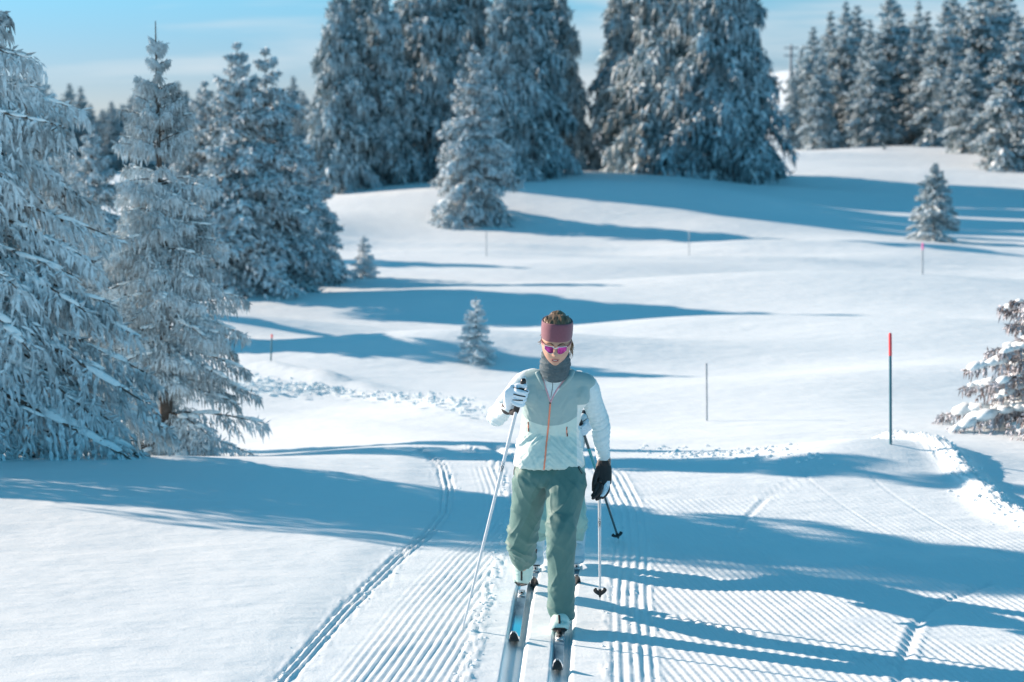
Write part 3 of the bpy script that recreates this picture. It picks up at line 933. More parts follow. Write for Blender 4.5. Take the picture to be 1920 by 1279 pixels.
def vest_mat(name, upper, lower, side, zb, xc, rise):
    """vest cloth: darker yoke with a curved lower border, pale lower part and side panels"""
    m, nt, b = new_mat(name)
    t = nt.nodes.new('ShaderNodeTexCoord'); sx = nt.nodes.new('ShaderNodeSeparateXYZ')
    nt.links.new(t.outputs['Object'], sx.inputs['Vector'])
    def mth(op, a, bb=None, c=None):
        n = nt.nodes.new('ShaderNodeMath'); n.operation = op
        for k, v in enumerate((a, bb, c)):
            if v is None: continue
            if isinstance(v, (int, float)): n.inputs[k].default_value = v
            else: nt.links.new(v, n.inputs[k])
        return n.outputs[0]
    dx = mth('ABSOLUTE', mth('SUBTRACT', sx.outputs['X'], xc))
    zb_ = mth('MULTIPLY_ADD', mth('POWER', dx, 2.2), rise, zb)
    f = mth('MULTIPLY', mth('SUBTRACT', sx.outputs['Z'], zb_), 400.0)
    mr = nt.nodes.new('ShaderNodeMapRange'); nt.links.new(f, mr.inputs['Value'])
    mx = nt.nodes.new('ShaderNodeMix'); mx.data_type = 'RGBA'
    mx.inputs['A'].default_value = (*lower, 1); mx.inputs['B'].default_value = (*upper, 1)
    nt.links.new(mr.outputs['Result'], mx.inputs['Factor'])
    f2 = mth('MULTIPLY', mth('SUBTRACT', dx, 0.148), 300.0)
    f3 = mth('MULTIPLY', mth('SUBTRACT', zb + .12, sx.outputs['Z']), 200.0)
    mr2 = nt.nodes.new('ShaderNodeMapRange'); nt.links.new(mth('MINIMUM', f2, f3), mr2.inputs['Value'])
    mx2 = nt.nodes.new('ShaderNodeMix'); mx2.data_type = 'RGBA'; mx2.inputs['B'].default_value = (*side, 1)
    nt.links.new(mx.outputs['Result'], mx2.inputs['A']); nt.links.new(mr2.outputs['Result'], mx2.inputs['Factor'])
    nt.links.new(mx2.outputs['Result'], b.inputs['Base Color'])
    b.inputs['Roughness'].default_value = 0.5; b.inputs['Sheen Weight'].default_value = 0.15
    n = noise_node(nt, 14, 3, stretch=(1, 1, 2.6))
    bump(nt, b, n.outputs['Fac'], 0.35, 0.012)
    return m


def head_parts(c, pitch, yaw, roll, sc=1.0):
    """returns (V,F) of the head and a function mapping head coordinates to world"""
    nu, nv = 72, 56
    th = np.linspace(0, 2 * math.pi, nu, endpoint=False); ph = np.linspace(-math.pi / 2, math.pi / 2, nv)[1:-1]
    T, Pp = np.meshgrid(th, ph)
    dx, dy, dz = np.cos(Pp) * np.sin(T), -np.cos(Pp) * np.cos(T), np.sin(Pp)
    x, y, z = dx * .0765, dy * .094, dz * .118
    low = np.clip(-z / .118, 0, 1)
    x = x * (1 - .30 * low ** 1.9); front = np.clip(-dy, 0, 1)
    y = y * (1 - .12 * low ** 2 * front)
    y = np.where(dy > 0, y * (1 - .45 * low), y)
    g = lambda cx, cz, sx_, sz_: np.exp(-((x - cx) / sx_) ** 2 - ((z - cz) / sz_) ** 2) * (front > .15)
    o = .022 * g(0, -.018, .011, .014) + .013 * g(0, .004, .009, .022) + .004 * g(.012, -.024, .008, .007) + .004 * g(-.012, -.024, .008, .007)
    o = o - .009 * (g(.030, .018, .017, .012) + g(-.030, .018, .017, .012)) + .005 * g(0, .042, .05, .012)
    o = o + .005 * (g(.037, -.018, .02, .02) + g(-.037, -.018, .02, .02)) + .006 * g(0, -.058, .02, .012) - .004 * g(0, -.074, .02, .006) + .010 * g(0, -.096, .022, .016)
    y = y - o
    V = np.stack([x, y, z], -1).reshape(-1, 3)
    nr = nv - 2
    i = np.arange(nr - 1)[:, None] * nu; j = np.arange(nu)[None]; j2 = (j + 1) % nu
    Q = np.stack([i + j, i + j2, i + nu + j2, i + nu + j], -1).reshape(-1, 4)
    V = np.vstack([V, [0, 0, -.118], [0, 0, .118]]); a = len(V) - 2
    T0 = np.stack([np.full(nu, a), (np.arange(nu) + 1) % nu, np.arange(nu)], 1)
    T1 = np.stack([np.full(nu, a + 1), (nr - 1) * nu + np.arange(nu), (nr - 1) * nu + (np.arange(nu) + 1) % nu], 1)
    Rm = np.array(Matrix.Rotation(yaw, 3, 'Z') @ Matrix.Rotation(roll, 3, 'Y') @ Matrix.Rotation(pitch, 3, 'X'))
    X = lambda p: (np.asarray(p, float) * sc) @ Rm.T + np.asarray(c)
    return X(V), [Q, np.vstack([T0, T1])], X


class Caster:
    def __init__(self, V, F):
        self.t = BVHTree.FromPolygons([tuple(v) for v in V], [tuple(int(i) for i in f) for f in F])
        c = np.asarray(V).mean(0)
        self.cx = 960 + FPX * c[0] / np.linalg.norm(c - (0, 0, CAMH))

    def px(self, a, b, off=0.0):
        d = Vector(ray(a, b)).normalized()
        h, n, i, dist = self.t.ray_cast(Vector((0, 0, CAMH)), d)
        if h is None: return None
        if n.dot(d) > 0: n = -n
        return np.array(h) + np.array(n) * off

    def strip(self, pts, width, off=.0015, thick=.002, m=None):
        pts = resample(np.array(pts, float), m or max(4, len(pts) * 6)) if len(pts) > 1 else pts
        P = []
        cx = self.cx
        for a, b in pts:
            for k in range(16):
                p = self.px(a + np.sign(cx - a) * k, b, off)
                if p is not None: P.append(p); break
        P = np.array(P)
        # drop wild jumps in depth
        keep = np.abs(P[:, 1] - np.median(P[:, 1])) < .25; P = P[keep]
        w = np.asarray(width, float); w = np.full(len(P), float(w)) if w.ndim == 0 else np.interp(np.linspace(0, 1, len(P)), np.linspace(0, 1, len(w)), w)
        return tube(P, np.stack([w / 2, np.full(len(P), thick)], 1), 8, (0, -1, .2))

    def patch(self, rows, off=.002, n=8):
        """rows: list of (y, xl, xr) -> thin sheet lying on the surface"""
        rows = resample(np.array(rows, float), len(rows) * 4)
        V = []
        for (y, a, b) in rows:
            for k in range(n):
                f = k / (n - 1.0); p = self.px(a + (b - a) * f, y, off)
                if p is None: p = V[-1] if V else None
                V.append(p)
        first = next(p for p in V if p is not None); V = np.array([first if p is None else p for p in V])
        i = np.arange(len(rows) - 1)[:, None] * n; j = np.arange(n - 1)[None]
        Q = np.stack([i + j, i + n + j, i + n + j + 1, i + j + 1], -1).reshape(-1, 4)
        return V, Q


def folds(V, N, fn):
    return V + N * fn(V)[:, None]


def ridge(P, seed):
    n = vnoise(P, seed) * .65 + vnoise(P * 2.1, seed + 3) * .35
    return (1 - np.abs(2 * n - 1)) ** 2.5


def person(label, root_p, S, mats, seed=1, group='cross-country skiers in the ski tracks'):
    """S: skeleton of world points"""
    root = empty('person', root_p, label, 'person', group)
    O = np.asarray(root_p, float)
    mk = lambda name, parts, m, par=None, smooth=True: link(name, mesh_from(name, parts, m if isinstance(m, list) else [m], smooth, O), par or root)
    hp, yaw, roll, pit = S['head'], S.get('yaw', 0), S.get('roll', 0), S.get('pitch', R_(24))
    HV, HF, HX = head_parts(hp, pit, yaw, roll, S.get('hs', 1.0))
    sl, sr, el, er, wl_, wr_ = (S[k] for k in ('sl', 'sr', 'el', 'er', 'wl', 'wr'))
    hl, hr, kl, kr, al, ar, tl, tr_ = (S[k] for k in ('hl', 'hr', 'kl', 'kr', 'al', 'ar', 'tl', 'tr'))
    hc = (hl + hr) / 2; sc_ = (sl + sr) / 2; nb = S['neck']
    fr = S.get('fr', np.array([0, -1.0, .1]))
    skin_parts = [(HV, HF)]
    skin_parts.append(tube([nb + (0, .05, -.03), nb + (0, .02, .01), (nb + HX((0, .03, -.05))) / 2, HX((0, .025, -.03))], [.055, .05, .047, .045], 16, fr, m=10))
    bk = np.array([0, .05, 0]); torso = [hc + (0, 0, -.03), hc + bk, (hc * .6 + sc_ * .4) + bk, (hc * .25 + sc_ * .75) + bk, sc_ + bk * .5]
    skin_parts.append(tube(torso, [[.12, .06], [.13, .07], [.105, .06], [.12, .065], [.11, .05]], 20, fr, m=16, capk=.3))
    for a, b, c_, ra in ((sl, el, wl_, .04), (sr, er, wr_, .04)):
        skin_parts.append(tube([sc_ * .5 + a * .5, a, (a + b) / 2, b, (b + c_) / 2, c_], [ra * 1.1, ra * 1.1, ra, ra * .82, ra * .8, ra * .6], 12, fr, m=18))
    for a, b, c_, d_ in ((hl, kl, al, tl), (hr, kr, ar, tr_)):
        skin_parts.append(tube([hc * .5 + a * .5, a, (a + b) / 2, b, (b + c_) / 2, c_], [.075, .075, .065, .048, .036, .022], 14, fr, m=20))
        skin_parts.append(tube([c_ + (0, .03, 0), c_ * .4 + d_ * .6, d_], [.03, .032, .022], 10, (0, 0, 1), m=8))
    V, F, N = remesh(skin_parts, S.get('vox', .0056), 2)
    mk('body', [(V, F)], mats['skin'])
    hb = Caster(HV, np.vstack([np.array(HF[0])[:, [0, 1, 2]], np.array(HF[0])[:, [0, 2, 3]]]))
    rx = lambda p: HX(p)
    # face
    surf = lambda x, z, off=0.0: None

    def face_pt(x, z, off):
        """point on the face surface in head coordinates"""
        o_ = HX((x, -.3, z)); d_ = nrm(HX((x, 0, z)) - o_)
        h, n_, i_, ds = hb.t.ray_cast(Vector(o_), Vector(d_))
        if h is None: return HX((x, -.09, z))
        return np.array(h) - d_ * off
    # lips
    for (zz, w_, t_, nm) in ((-.0525, .024, .0042, 'upper_lip'), (-.0625, .020, .005, 'lower_lip')):
        xs = np.linspace(-w_, w_, 9)
        P = [face_pt(x, zz + (.0022 * (1 - (x / w_) ** 2) * (1 if nm == 'upper_lip' else -1)), .0003) for x in xs]
        tt = t_ * np.sqrt(np.clip(1 - (xs / w_) ** 2, .05, 1))
        mk(nm, [tube(P, np.stack([tt, tt * .55], 1), 8, (0, -1, 0))], mats['lip'])
    xs = np.linspace(-.018, .018, 8)
    mk('mouth_opening', [tube([face_pt(x, -.0575, .001) for x in xs], np.stack([.0028 * np.sqrt(np.clip(1 - (xs / .019) ** 2, .05, 1)), np.full(8, .0008)], 1), 6, (0, -1, 0))], M['dark_gap'])
    mk('teeth', [tube([face_pt(x, -.0562, .0017) for x in np.linspace(-.009, .009, 6)], [[.0012, .0005]] * 6, 6, (0, -1, 0))], M['teeth'])
    for s in (-1, 1):
        P = [face_pt(s * x, z, .0012) for x, z in ((.012, .033), (.024, .039), (.038, .038), (.048, .031))]
        mk('eyebrow', [tube(P, [[.0026, .0012], [.0034, .0012], [.003, .0012], [.001, .0008]], 6, (0, -1, 0), m=8)], mats['brow'])
        e = [HX((s * .072, .004, z)) for z in (.022, .010, -.004, -.018)]
        mk('ear', [tube(e, [[.004, .010], [.006, .015], [.006, .013], [.004, .007]], 10, (0, -1, 0), m=9)], mats['skin'])
    # sunglasses: shield lenses, frame, temples
    for s in (-1, 1):
        rows = []
        Vg = []
        nx_, nz_ = 9, 7
        for a in np.linspace(0, 1, nx_):
            for b_ in np.linspace(0, 1, nz_):
                x = s * (.011 + .047 * a)
                top = .030 - .002 * a; bot = -.002 - .013 * math.sin(math.pi * min(1, a * .95 + .12)) + .008 * a
                z = bot + (top - bot) * b_
                Vg.append(HX((x, -.1045 + 5.0 * x * x + .008 * (b_ - .5) ** 2 * 0 + .001, z)))
        Vg = np.array(Vg)
        i = np.arange(nx_ - 1)[:, None] * nz_; j = np.arange(nz_ - 1)[None]
        Q = np.stack([i + j, i + j + 1, i + nz_ + j + 1, i + nz_ + j], -1).reshape(-1, 4)
        gl = mk('sunglass_lens', [(Vg, Q)], M['lens'])
        sm = gl.modifiers.new('solid', 'SOLIDIFY'); sm.thickness = .0015
        rim = [Vg[k * nz_ + nz_ - 1] for k in range(nx_)]
        rim2 = [Vg[k * nz_] for k in range(nx_)]
        mk('sunglass_rim', [tube(rim, .0021, 6), tube(rim2, .0014, 6), tube([rim2[-1], rim[-1]], .0018, 6)], M['lens_frame'])
        mk('sunglass_temple', [tube([rim[-1], HX((s * .070, -.062, .026)), HX((s * .077, -.02, .022)), HX((s * .077, .012, .014))], [[.004, .0018], [.005, .002], [.004, .002], [.003, .002]], 8, (1, 0, 0), m=10)], M['temple'])
    mk('sunglass_bridge', [tube([HX((-.013, -.1035, .026)), HX((0, -.1075, .022)), HX((.013, -.1035, .026))], .003, 6, m=7)], M['lens_frame'])
    # headband: tight tapered ring
    nn = 48; ths = np.linspace(0, 2 * math.pi, nn, endpoint=False)
    rings = []
    for z, ox, oy in ((.040, .0780, .0985), (.045, .0805, .1010), (.062, .0825, .1020), (.088, .0835, .1010), (.112, .0835, .099), (.134, .0825, .096), (.140, .080, .092), (.136, .074, .084)):
        zt = z + .012 * (1 + np.cos(ths)) / 2 - .006 * (np.abs(np.sin(ths)) ** 2)
        zt = zt - .030 * (1 - np.cos(ths)) / 2 * .4
        rings.append(np.stack([ox * np.sin(ths) * (1 + .006 * np.sin(5 * ths)), -oy * np.cos(ths) + .002, zt], 1))
    rings = [np.stack([.070 * np.sin(ths), -.088 * np.cos(ths), rings[0][:, 2] + .002], 1)] + rings
    VV = np.vstack(rings)
    i = np.arange(len(rings) - 1)[:, None] * nn; j = np.arange(nn)[None]
    Q = np.stack([i + j, i + (j + 1) % nn, i + nn + (j + 1) % nn, i + nn + j], -1).reshape(-1, 4)
    mk('headband', [(HX(VV), Q)], mats['headband'])
    # hair: crown above the band, bun, loose strands
    hv = [ell((0, .008, .105), (.080, .092, .050)), ell((-.030, .0, .128), (.040, .06, .022)), ell((.018, .005, .131), (.048, .06, .026)), ell((0, .055, .125), (.045, .045, .035)),
          ell((0, .045, .02), (.070, .060, .075))]
    V, F, N = remesh([(HX(v), f) for v, f in hv], .0035, 2)
    V = folds(V, N, lambda P: .0035 * ridge(np.stack([P[:, 0] * 95, P[:, 1] * 16, P[:, 2] * 30], 1), 3))
    hair = mk('hair', [(V, F)], mats['hair'])
    r = rs(seed + 20); st = []
    for k in range(34):
        s = 1 if r.rand() < .8 else -1
        x0 = s * r.uniform(.060, .074); y0 = r.uniform(.0, .05); z0 = r.uniform(.0, .035)
        ln_ = r.uniform(.05, .13) if s > 0 else r.uniform(.02, .05)
        q = r.normal(0, .004, 3)
        P = [HX((x0, y0, z0)), HX((x0 + s * .010 + q[0], y0 + q[1], z0 - ln_ * .4)), HX((x0 + s * .014 + q[0] * 1.6, y0 + .01, z0 - ln_ * .8)), HX((x0 + s * .02 + q[2], y0 + .02 + q[1], z0 - ln_))]
        st.append(tube(P, [.0018, .0022, .0015, .0005], 5, m=8))
    for k in range(20):
        a = r.uniform(-.06, .06); P = [HX((a, -.02, .14)), HX((a * 1.05, r.uniform(-.02, .04), .144 + r.uniform(0, .007))), HX((a * .8, .06, .135))]
        st.append(tube(P, [.0018, .0018, .0006], 5, m=6))
    tag(mk('hair_strands', st, mats['hair'], hair), kind='stuff')
    # neck gaiter
    g0 = nb + (0, -.016, .012); g1 = HX((0, .015, -.066)); gm = (g0 + g1) / 2
    V, F, N = remesh([tube([g0 + (0, -.01, 0), g0 * .7 + g1 * .3, gm, g0 * .3 + g1 * .7, g1 + (0, .0, .012)], [[.072, .074], [.079, .083], [.080, .084], [.077, .082], [.072, .078]], 32, fr, m=16, capk=.12)], .004, 2)
    V = folds(V, N, lambda P: .007 * ridge(np.stack([P[:, 0] * 9, P[:, 1] * 9, P[:, 2] * 48], 1) + vnoise(P * 12, 2)[:, None], 9) - .002)
    mk('neck_gaiter', [(V, F)], M['gaiter'])
    # vest
    vt = S['vest']     # list of (centre, half width, half depth)
    parts = [tube([v[0] for v in vt], [[v[1], v[2]] for v in vt], 40, fr, m=34, power=2.25, capk=.12)]
    for a in (sl, sr):
        parts.append(tube([nb + (a - nb) * .25 + (0, .01, -.03), nb * .4 + a * .6 + (0, 0, -.012), a + (0, 0, -.004)], [[.055, .050], [.062, .056], [.056, .064]], 20, (0, -1, 0), m=10))
        parts.append(ell(a * .80 + sc_ * .20 + (0, 0, -.055), (.060, .085, .095)))
    bc = S['bust']
    for s in (-1, 1): parts.append(ell(bc + (s * .070, 0, 0), (.070, .060, .070)))
    V, F, N = remesh(parts, S.get('vox', .0056), 10)
    z0 = vt[0][0][2]; z1 = sc_[2]

    def vf(P):
        zz = (P[:, 2] - z0) / (z1 - z0)
        low = np.exp(-((zz - .22) / .26) ** 2)
        xx = P[:, 0] - vt[1][0][0]
        wob = vnoise(P * 9, 6)[:, None]
        q = np.stack([P[:, 0] * 5, P[:, 1] * 5, P[:, 2] * 27 + np.abs(xx) * 30], 1) + wob * .7
        q2 = np.stack([P[:, 0] * 12, P[:, 1] * 7, P[:, 2] * 15 - np.abs(xx) * 26], 1) + wob * .5
        return .013 * ridge(q, 4) * low + .008 * ridge(q2, 14) * (1 - low * .5) * (1 - sstep(.75, .98, zz)) - .004
    V = folds(V, N, vf)
    mk('vest', [(V, F)], mats['vest'])
    vc = Caster(V, F)
    # sleeves
    sleeves = {}
    for nm, a, b, c_ in (('l', sl, el, wl_), ('r', sr, er, wr_)):
        rr = S.get('armr', [.062, .060, .055, .049, .046, .037, .034])
        P = [a * .75 + sc_ * .25, a + (b - a) * .12, (a + b) / 2, b, b * .6 + c_ * .4, b * .12 + c_ * .88, c_ + nrm(c_ - b) * .008]
        P[3] = b + nrm(b - (a + c_) / 2) * .008
        V, F, N = remesh([tube(P, rr, 24, (0.2, -1, .3), m=34)], .0042, 5)
        ax = nrm(b - a)

        def sf(Q):
            d = (Q - a) @ ax
            k = np.stack([Q[:, 0] * 6 + d * 18, Q[:, 1] * 7, d * 52 + Q[:, 0] * 10], 1)
            de = np.linalg.norm(Q - b, axis=1); dw = np.linalg.norm(Q - c_, axis=1)
            msk = .35 + 1.0 * np.exp(-(de / .10) ** 2) + .6 * np.exp(-(dw / .05) ** 2)
            return .0085 * ridge(k, 5) * msk - .0022
        V = folds(V, N, sf)
        mk('sleeve', [(V, F)], mats['shirt'])
        sleeves[nm] = (V, F)
    # trousers
    parts = []
    up = nrm(sc_ - hc)
    parts.append(tube([hc + up * .05 + (0, .02, 0), hc + up * .02 + (0, .01, 0), hc - up * .03, hc - (0, 0, .075)], [[.135, .070], [.160, .085], [.182, .108], [.15, .10]], 32, fr, m=12, power=2.3, capk=.2))
    tw = S.get('legr', None)
    for (a, b, c_, hem, rr) in ((hl, kl, al, S['heml'], S['rl']), (hr, kr, ar, S['hemr'], S['rrt'])):
        kf = b + nrm(b - (a + hem) / 2) * .012
        parts.append(tube([a + (0, 0, -.02), a * .62 + b * .38, a * .25 + b * .75, kf, kf * .5 + hem * .5, hem], rr, 26, fr, m=36, capk=.35))
    V, F, N = remesh(parts, S.get('vox', .0050), 9)

    def tf(P):
        m = np.full(len(P), .12)
        for b, hem, kk in ((kl, S['heml'], 1.25), (kr, S['hemr'], .6)):
            m = m + kk * np.exp(-(np.linalg.norm(P - b, axis=1) / .13) ** 2) + .9 * np.exp(-(np.linalg.norm(P - hem, axis=1) / .12) ** 2)
        m = m + .5 * np.exp(-(np.abs(P[:, 2] - (hc[2] - .07)) / .045) ** 2)
        wob = vnoise(P * 7, 6)[:, None]
        q = np.stack([P[:, 0] * 5, P[:, 1] * 4, P[:, 2] * 15 + P[:, 0] * 12], 1) + wob * .9
        q2 = np.stack([P[:, 0] * 11, P[:, 1] * 6, P[:, 2] * 6 + P[:, 0] * 9], 1)
        q3 = np.stack([P[:, 0] * 4, P[:, 1] * 3, P[:, 2] * 9 - P[:, 0] * 16], 1) + wob * .5
        return .021 * ridge(q, 8) ** 1.2 * np.minimum(m, 1.2) * (.25 + m * .75) + .005 * ridge(q2, 18) ** 2 + .007 * ridge(q3, 28) ** 2 - .004
    V = folds(V, N, tf)
    mk('trousers', [(V, F)], mats['trouser'])
    tcast = Caster(V, F)
    # boots
    for nm, c_, d_, k_ in (('l', al, tl, kl), ('r', ar, tr_, kr)):
        foot = nrm(d_ - c_)
        heel = c_ + S['heel' + nm]
        sh = nrm(S['sh' + nm])
        parts = [tube([c_ + sh * .17, c_ + sh * .06, c_ + (0, 0, -.01)], [[.058, .060], [.057, .060], [.053, .058]], 20, fr, m=8, capk=.2),
                 tube([heel, heel * .5 + d_ * .5 + (0, 0, .012), heel * .15 + d_ * .85, d_ + foot * .004], [[.040, .036], [.050, .038], [.051, .031], [.042, .023]], 20, (0, 0, 1), m=14, power=2.4),
                 ell((c_ * .6 + d_ * .4) + (0, 0, .015), (.050, .066, .050))]
        V, F, N = remesh(parts, .004, 6)
        V = folds(V, N, lambda P: .003 * ridge(P * [10, 10, 40], 7))
        bt = mk('boot', [(V, F)], mats['boot'])
        bc_ = Caster(V, F)
        z = bc_
        for (pts, w_) in S['zip' + nm]:
            try: mk('boot_zip', [z.strip(pts, w_, .001, .0025)], M['black'], bt)
            except Exception as e_: print('zip', e_)
        try: mk('toe_cap', [z.patch(S['cap' + nm], .0025, 10)], M['black_plastic'], bt)
        except Exception as e_: print('cap', e_)
    return root, O, mk, vc, tcast, sleeves, HX


def finger_parts(chains, rad):
    return [tube(c, np.linspace(rad, rad * .82, len(c)), 10, m=len(c) * 3) for c in chains]


# ---- first skier
D0 = 9.62
fL = G(978, 1108); fR = G(1048, 1192)
S1 = dict(head=W(1043, 644.5, 9.45), pitch=R_(18), yaw=R_(-3), roll=R_(3), neck=W(1040, 703, 9.62),
          sl=W(987, 711, 9.68), sr=W(1099, 716, 9.72), el=W(932, 780, 9.62), er=W(1124, 794, 9.82),
          wl=W(955, 763, 9.40), wr=W(1132, 862, 9.86),
          hl=W(1000, 880, 9.78), hr=W(1062, 880, 9.76), kl=W(979, 1006, 9.98), kr=W(1052, 1000, 9.60),
          al=W(981, 1078, 10.36), ar=W(1052, 1164, 9.66), tl=fL + (0, .02, .045), tr=fR + (0, .02, .045))
S1['vest'] = [(W(1029, 874, 9.775), .187, .128), (W(1029, 856, 9.78), .190, .130), (W(1029, 835, 9.79), .172, .122), (W(1031, 808, 9.80), .156, .110),
              (W(1033, 780, 9.77), .160, .110), (W(1036, 752, 9.73), .166, .110), (W(1039, 727, 9.70), .165, .098),
              (W(1041, 706, 9.67), .125, .082), (W(1041, 693, 9.65), .080, .078)]
S1['bust'] = W(1034, 742, 9.675)
S1['heml'] = W(981, 1046, 10.16); S1['hemr'] = W(1053, 1152, 9.66)
S1['rl'] = [[.104, .112], [.094, .10], [.082, .086], [.076, .080], [.074, .078], [.066, .07]]
S1['rrt'] = [[.106, .112], [.104, .106], [.088, .090], [.079, .082], [.073, .078], [.070, .074]]
S1['heell'] = np.array([0, .035, .035]); S1['heelr'] = np.array([0, .05, -.045])
S1['shl'] = np.array([0, -.45, .75]); S1['shr'] = np.array([0, -.02, 1.])
S1['zipl'] = [([(978, 1062), (978, 1076), (978, 1088)], .011)]
S1['zipr'] = [([(1048, 1154), (1049, 1162), (1049, 1169)], .012)]
S1['capl'] = [(1091, 965, 966.5), (1096, 966, 995), (1100, 968, 993), (1104, 972, 990)]
S1['capr'] = [(1177, 1040, 1058), (1181, 1034, 1065), (1184, 1033, 1067), (1187, 1034, 1066)]
mats1 = dict(skin=M['skin'], lip=M['lip'], brow=M['brow'], headband=M['headband'], hair=M['hair'], shirt=M['shirt'], trouser=M['trouser'], boot=M['boot'])
rp1 = np.array([(fL[0] + fR[0]) / 2, 9.9, 0.0])
zb = W(1027, 799, 9.66)[2]
mats1['vest'] = vest_mat('vest_cloth', (0.28, 0.42, 0.43), (0.52, 0.68, 0.65), (0.74, 0.80, 0.77), zb, W(1030, 800, 9.7)[0] - rp1[0], 3.2)
root1, O1, mk1, vc, tc1, slv, HX1 = person('skier in grey vest, sage green trousers, mauve headband and pink sunglasses striding forwards', rp1, S1, mats1)
mkv = mk1
# zip, collar, shirt in the open neck
shirt_rows = [(706, 1018, 1064), (716, 1021, 1062), (730, 1025, 1049), (742, 1029, 1040), (752, 1031.5, 1033.5)]
mkv('shirt_front', [vc.patch(shirt_rows, .003, 10)], M['shirt'])
mkv('front_zip', [vc.strip([(1032, 754), (1029, 790), (1025, 830), (1022, 860), (1020, 880)], .0095, .001, .0026, m=40)], M['orange'])
mkv('zip_slider', [vc.strip([(1032, 751), (1031.5, 756)], .009, .003, .004, m=4)], M['black_plastic'])
mkv('shirt_zip', [vc.strip([(1036, 708), (1036, 726), (1033, 745)], .003, .0045, .001, m=16)], M['gaiter'])
for pts in ([(1032, 753), (1026, 735), (1019, 715), (1014, 700)], [(1033, 753), (1041, 736), (1053, 718), (1063, 705)]):
    mkv('collar_trim', [vc.strip(pts, .008, .004, .004, m=24)], M['pink'])
for pts, w in (([(1021, 727), (1015, 714), (1009, 701), (1006, 692)], .026), ([(1050, 727), (1058, 717), (1066, 707), (1070, 698)], .028)):
    P = [vc.px(a, b, .012) for a, b in pts]; P = resample(np.array([p for p in P if p is not None]), 14)
    mkv('collar', [tube(P, np.stack([np.linspace(.006, w * .62, 14), np.linspace(.005, .010, 14)], 1), 14, (0, -1, .2))], mats1['vest'])
for pts in ([(990.5, 792), (991, 800), (991, 809)], [(1062, 801), (1062.5, 809), (1063, 818)]):
    mkv('pocket_zip', [vc.strip(pts, [.004, .008, .004], .001, .002, m=12)], M['orange'])
    mkv('pocket_pull', [vc.strip([(pts[2][0] + .5, pts[2][1] - 6), (pts[2][0] + 1, pts[2][1])], .005, .003, .002, m=5)], M['black'])
    mkv('pocket_pull', [vc.strip([(pts[0][0] + 1, pts[0][1] - 1), (pts[0][0] + .5, pts[0][1] + 4)], .0035, .003, .002, m=5)], M['black'])
mkv('trouser_pocket_zip', [tc1.strip([(1083, 864), (1087, 870), (1085, 878), (1091, 888)], .006, .001, .002, m=20)], M['black'])
mkv('trouser_pocket_zip', [tc1.strip([(960, 866), (958.5, 878), (958, 890)], .006, .001, .002, m=12)], M['black'])

# gripping hand at left of the picture, white glove round the pole handle
pole_top = W(980, 721, 9.28); pole_tip = G(868, 1178)
ax1 = nrm(pole_top - pole_tip)
hcn = pole_top - ax1 * .060
e1 = nrm(np.array([1, 0, 0]) - ax1 * ax1[0]); e2 = nrm(np.cross(ax1, e1)); e2 = e2 if e2[1] < 0 else -e2
ch = []
for i in range(4):
    off = (1.5 - i) * .0245; rd = .031 - .001 * i
    th = np.linspace(R_(165), R_(-60), 8)
    pr = [hcn + ax1 * (off - .002 * k) + (e1 * math.cos(t) + e2 * math.sin(t)) * rd * (1.25 if 50 < math.degrees(t) < 150 else 1) for k, t in enumerate(th)]
    ch.append(pr)
parts = finger_parts(ch, .0135)
wr1 = S1['wl']
palm_c = hcn - e1 * .040 + e2 * .008
parts.append(tube([wr1 + (0, 0, .0), wr1 * .4 + palm_c * .6 - ax1 * .006, palm_c, palm_c + e1 * .014 + ax1 * .006], [[.029, .030], [.040, .030], [.048, .024], [.046, .016]], 18, (0.3, -1, .1), m=14, power=2.5))
parts.append(tube([palm_c + ax1 * .02, hcn + ax1 * .048 - e1 * .022 + e2 * .0, hcn + ax1 * .060 + e1 * .012 + e2 * .014], [.017, .015, .013], 12, m=10))
V, F, N = remesh(parts, .0026, 2)
glv = mkv('glove', [(V, F)], M['white_glove'])
gc = Caster(V, F)
for i, pts in enumerate(([(963, 727), (975, 730), (990, 735)], [(963, 739), (974, 742), (985, 744)], [(961, 749.5), (970, 750.5), (980, 751)])):
    try: mkv('finger_stripe', [gc.strip(pts, .0065, .0005, .0012, m=10)], M['black'], glv)
    except Exception as e: print('stripe', e)
mkv('glove_cuff', [tube([wr1 + nrm(S1['el'] - wr1) * .030, wr1, wr1 * .8 + palm_c * .2], [.037, .036, .033], 18, m=8)], M['black'])
mkv('pole_strap', [tube([wr1 + (.0, -.03, -.02), wr1 * .5 + hcn * .5 + (0.0, -.025, -.055), hcn - ax1 * .062 + (0, -.02, 0)], [[.016, .004], [.017, .005], [.015, .006]], 10, (0, -1, 0), m=10)], M['black'])

# open hand at right of the picture: black palm and fingers, white back
w2 = S1['wr']
pp_top = W(1124, 903, 9.78); pp_tip = W(1125, 1122, 10.12); pp_tip[2] = max(pp_tip[2], surf_z(pp_tip[0], pp_tip[1]) + .02)
ax2 = nrm(pp_top - pp_tip)
k0 = W(1131, 906, 9.80)
parts = [tube([w2 + (0, 0, .01), w2 * .55 + k0 * .45, k0, k0 + (0.001, 0, -.012)], [[.032, .030], [.046, .026], [.045, .022], [.036, .017]], 18, (0, -1, 0), m=14, power=2.4)]
fpx = [[(1121, 908, 9.76), (1117, 917, 9.73), (1115, 924, 9.72), (1111, 929, 9.715)],
       [(1127, 911, 9.755), (1124, 921, 9.725), (1119, 928, 9.71), (1112, 934, 9.70)],
       [(1134, 912, 9.77), (1133, 923, 9.74), (1128, 931, 9.72), (1119, 936, 9.72)],
       [(1140, 909, 9.80), (1140, 919, 9.78), (1136, 927, 9.76), (1130, 933, 9.75)]]
parts += finger_parts([[W(*p) for p in c] for c in fpx], .0120)
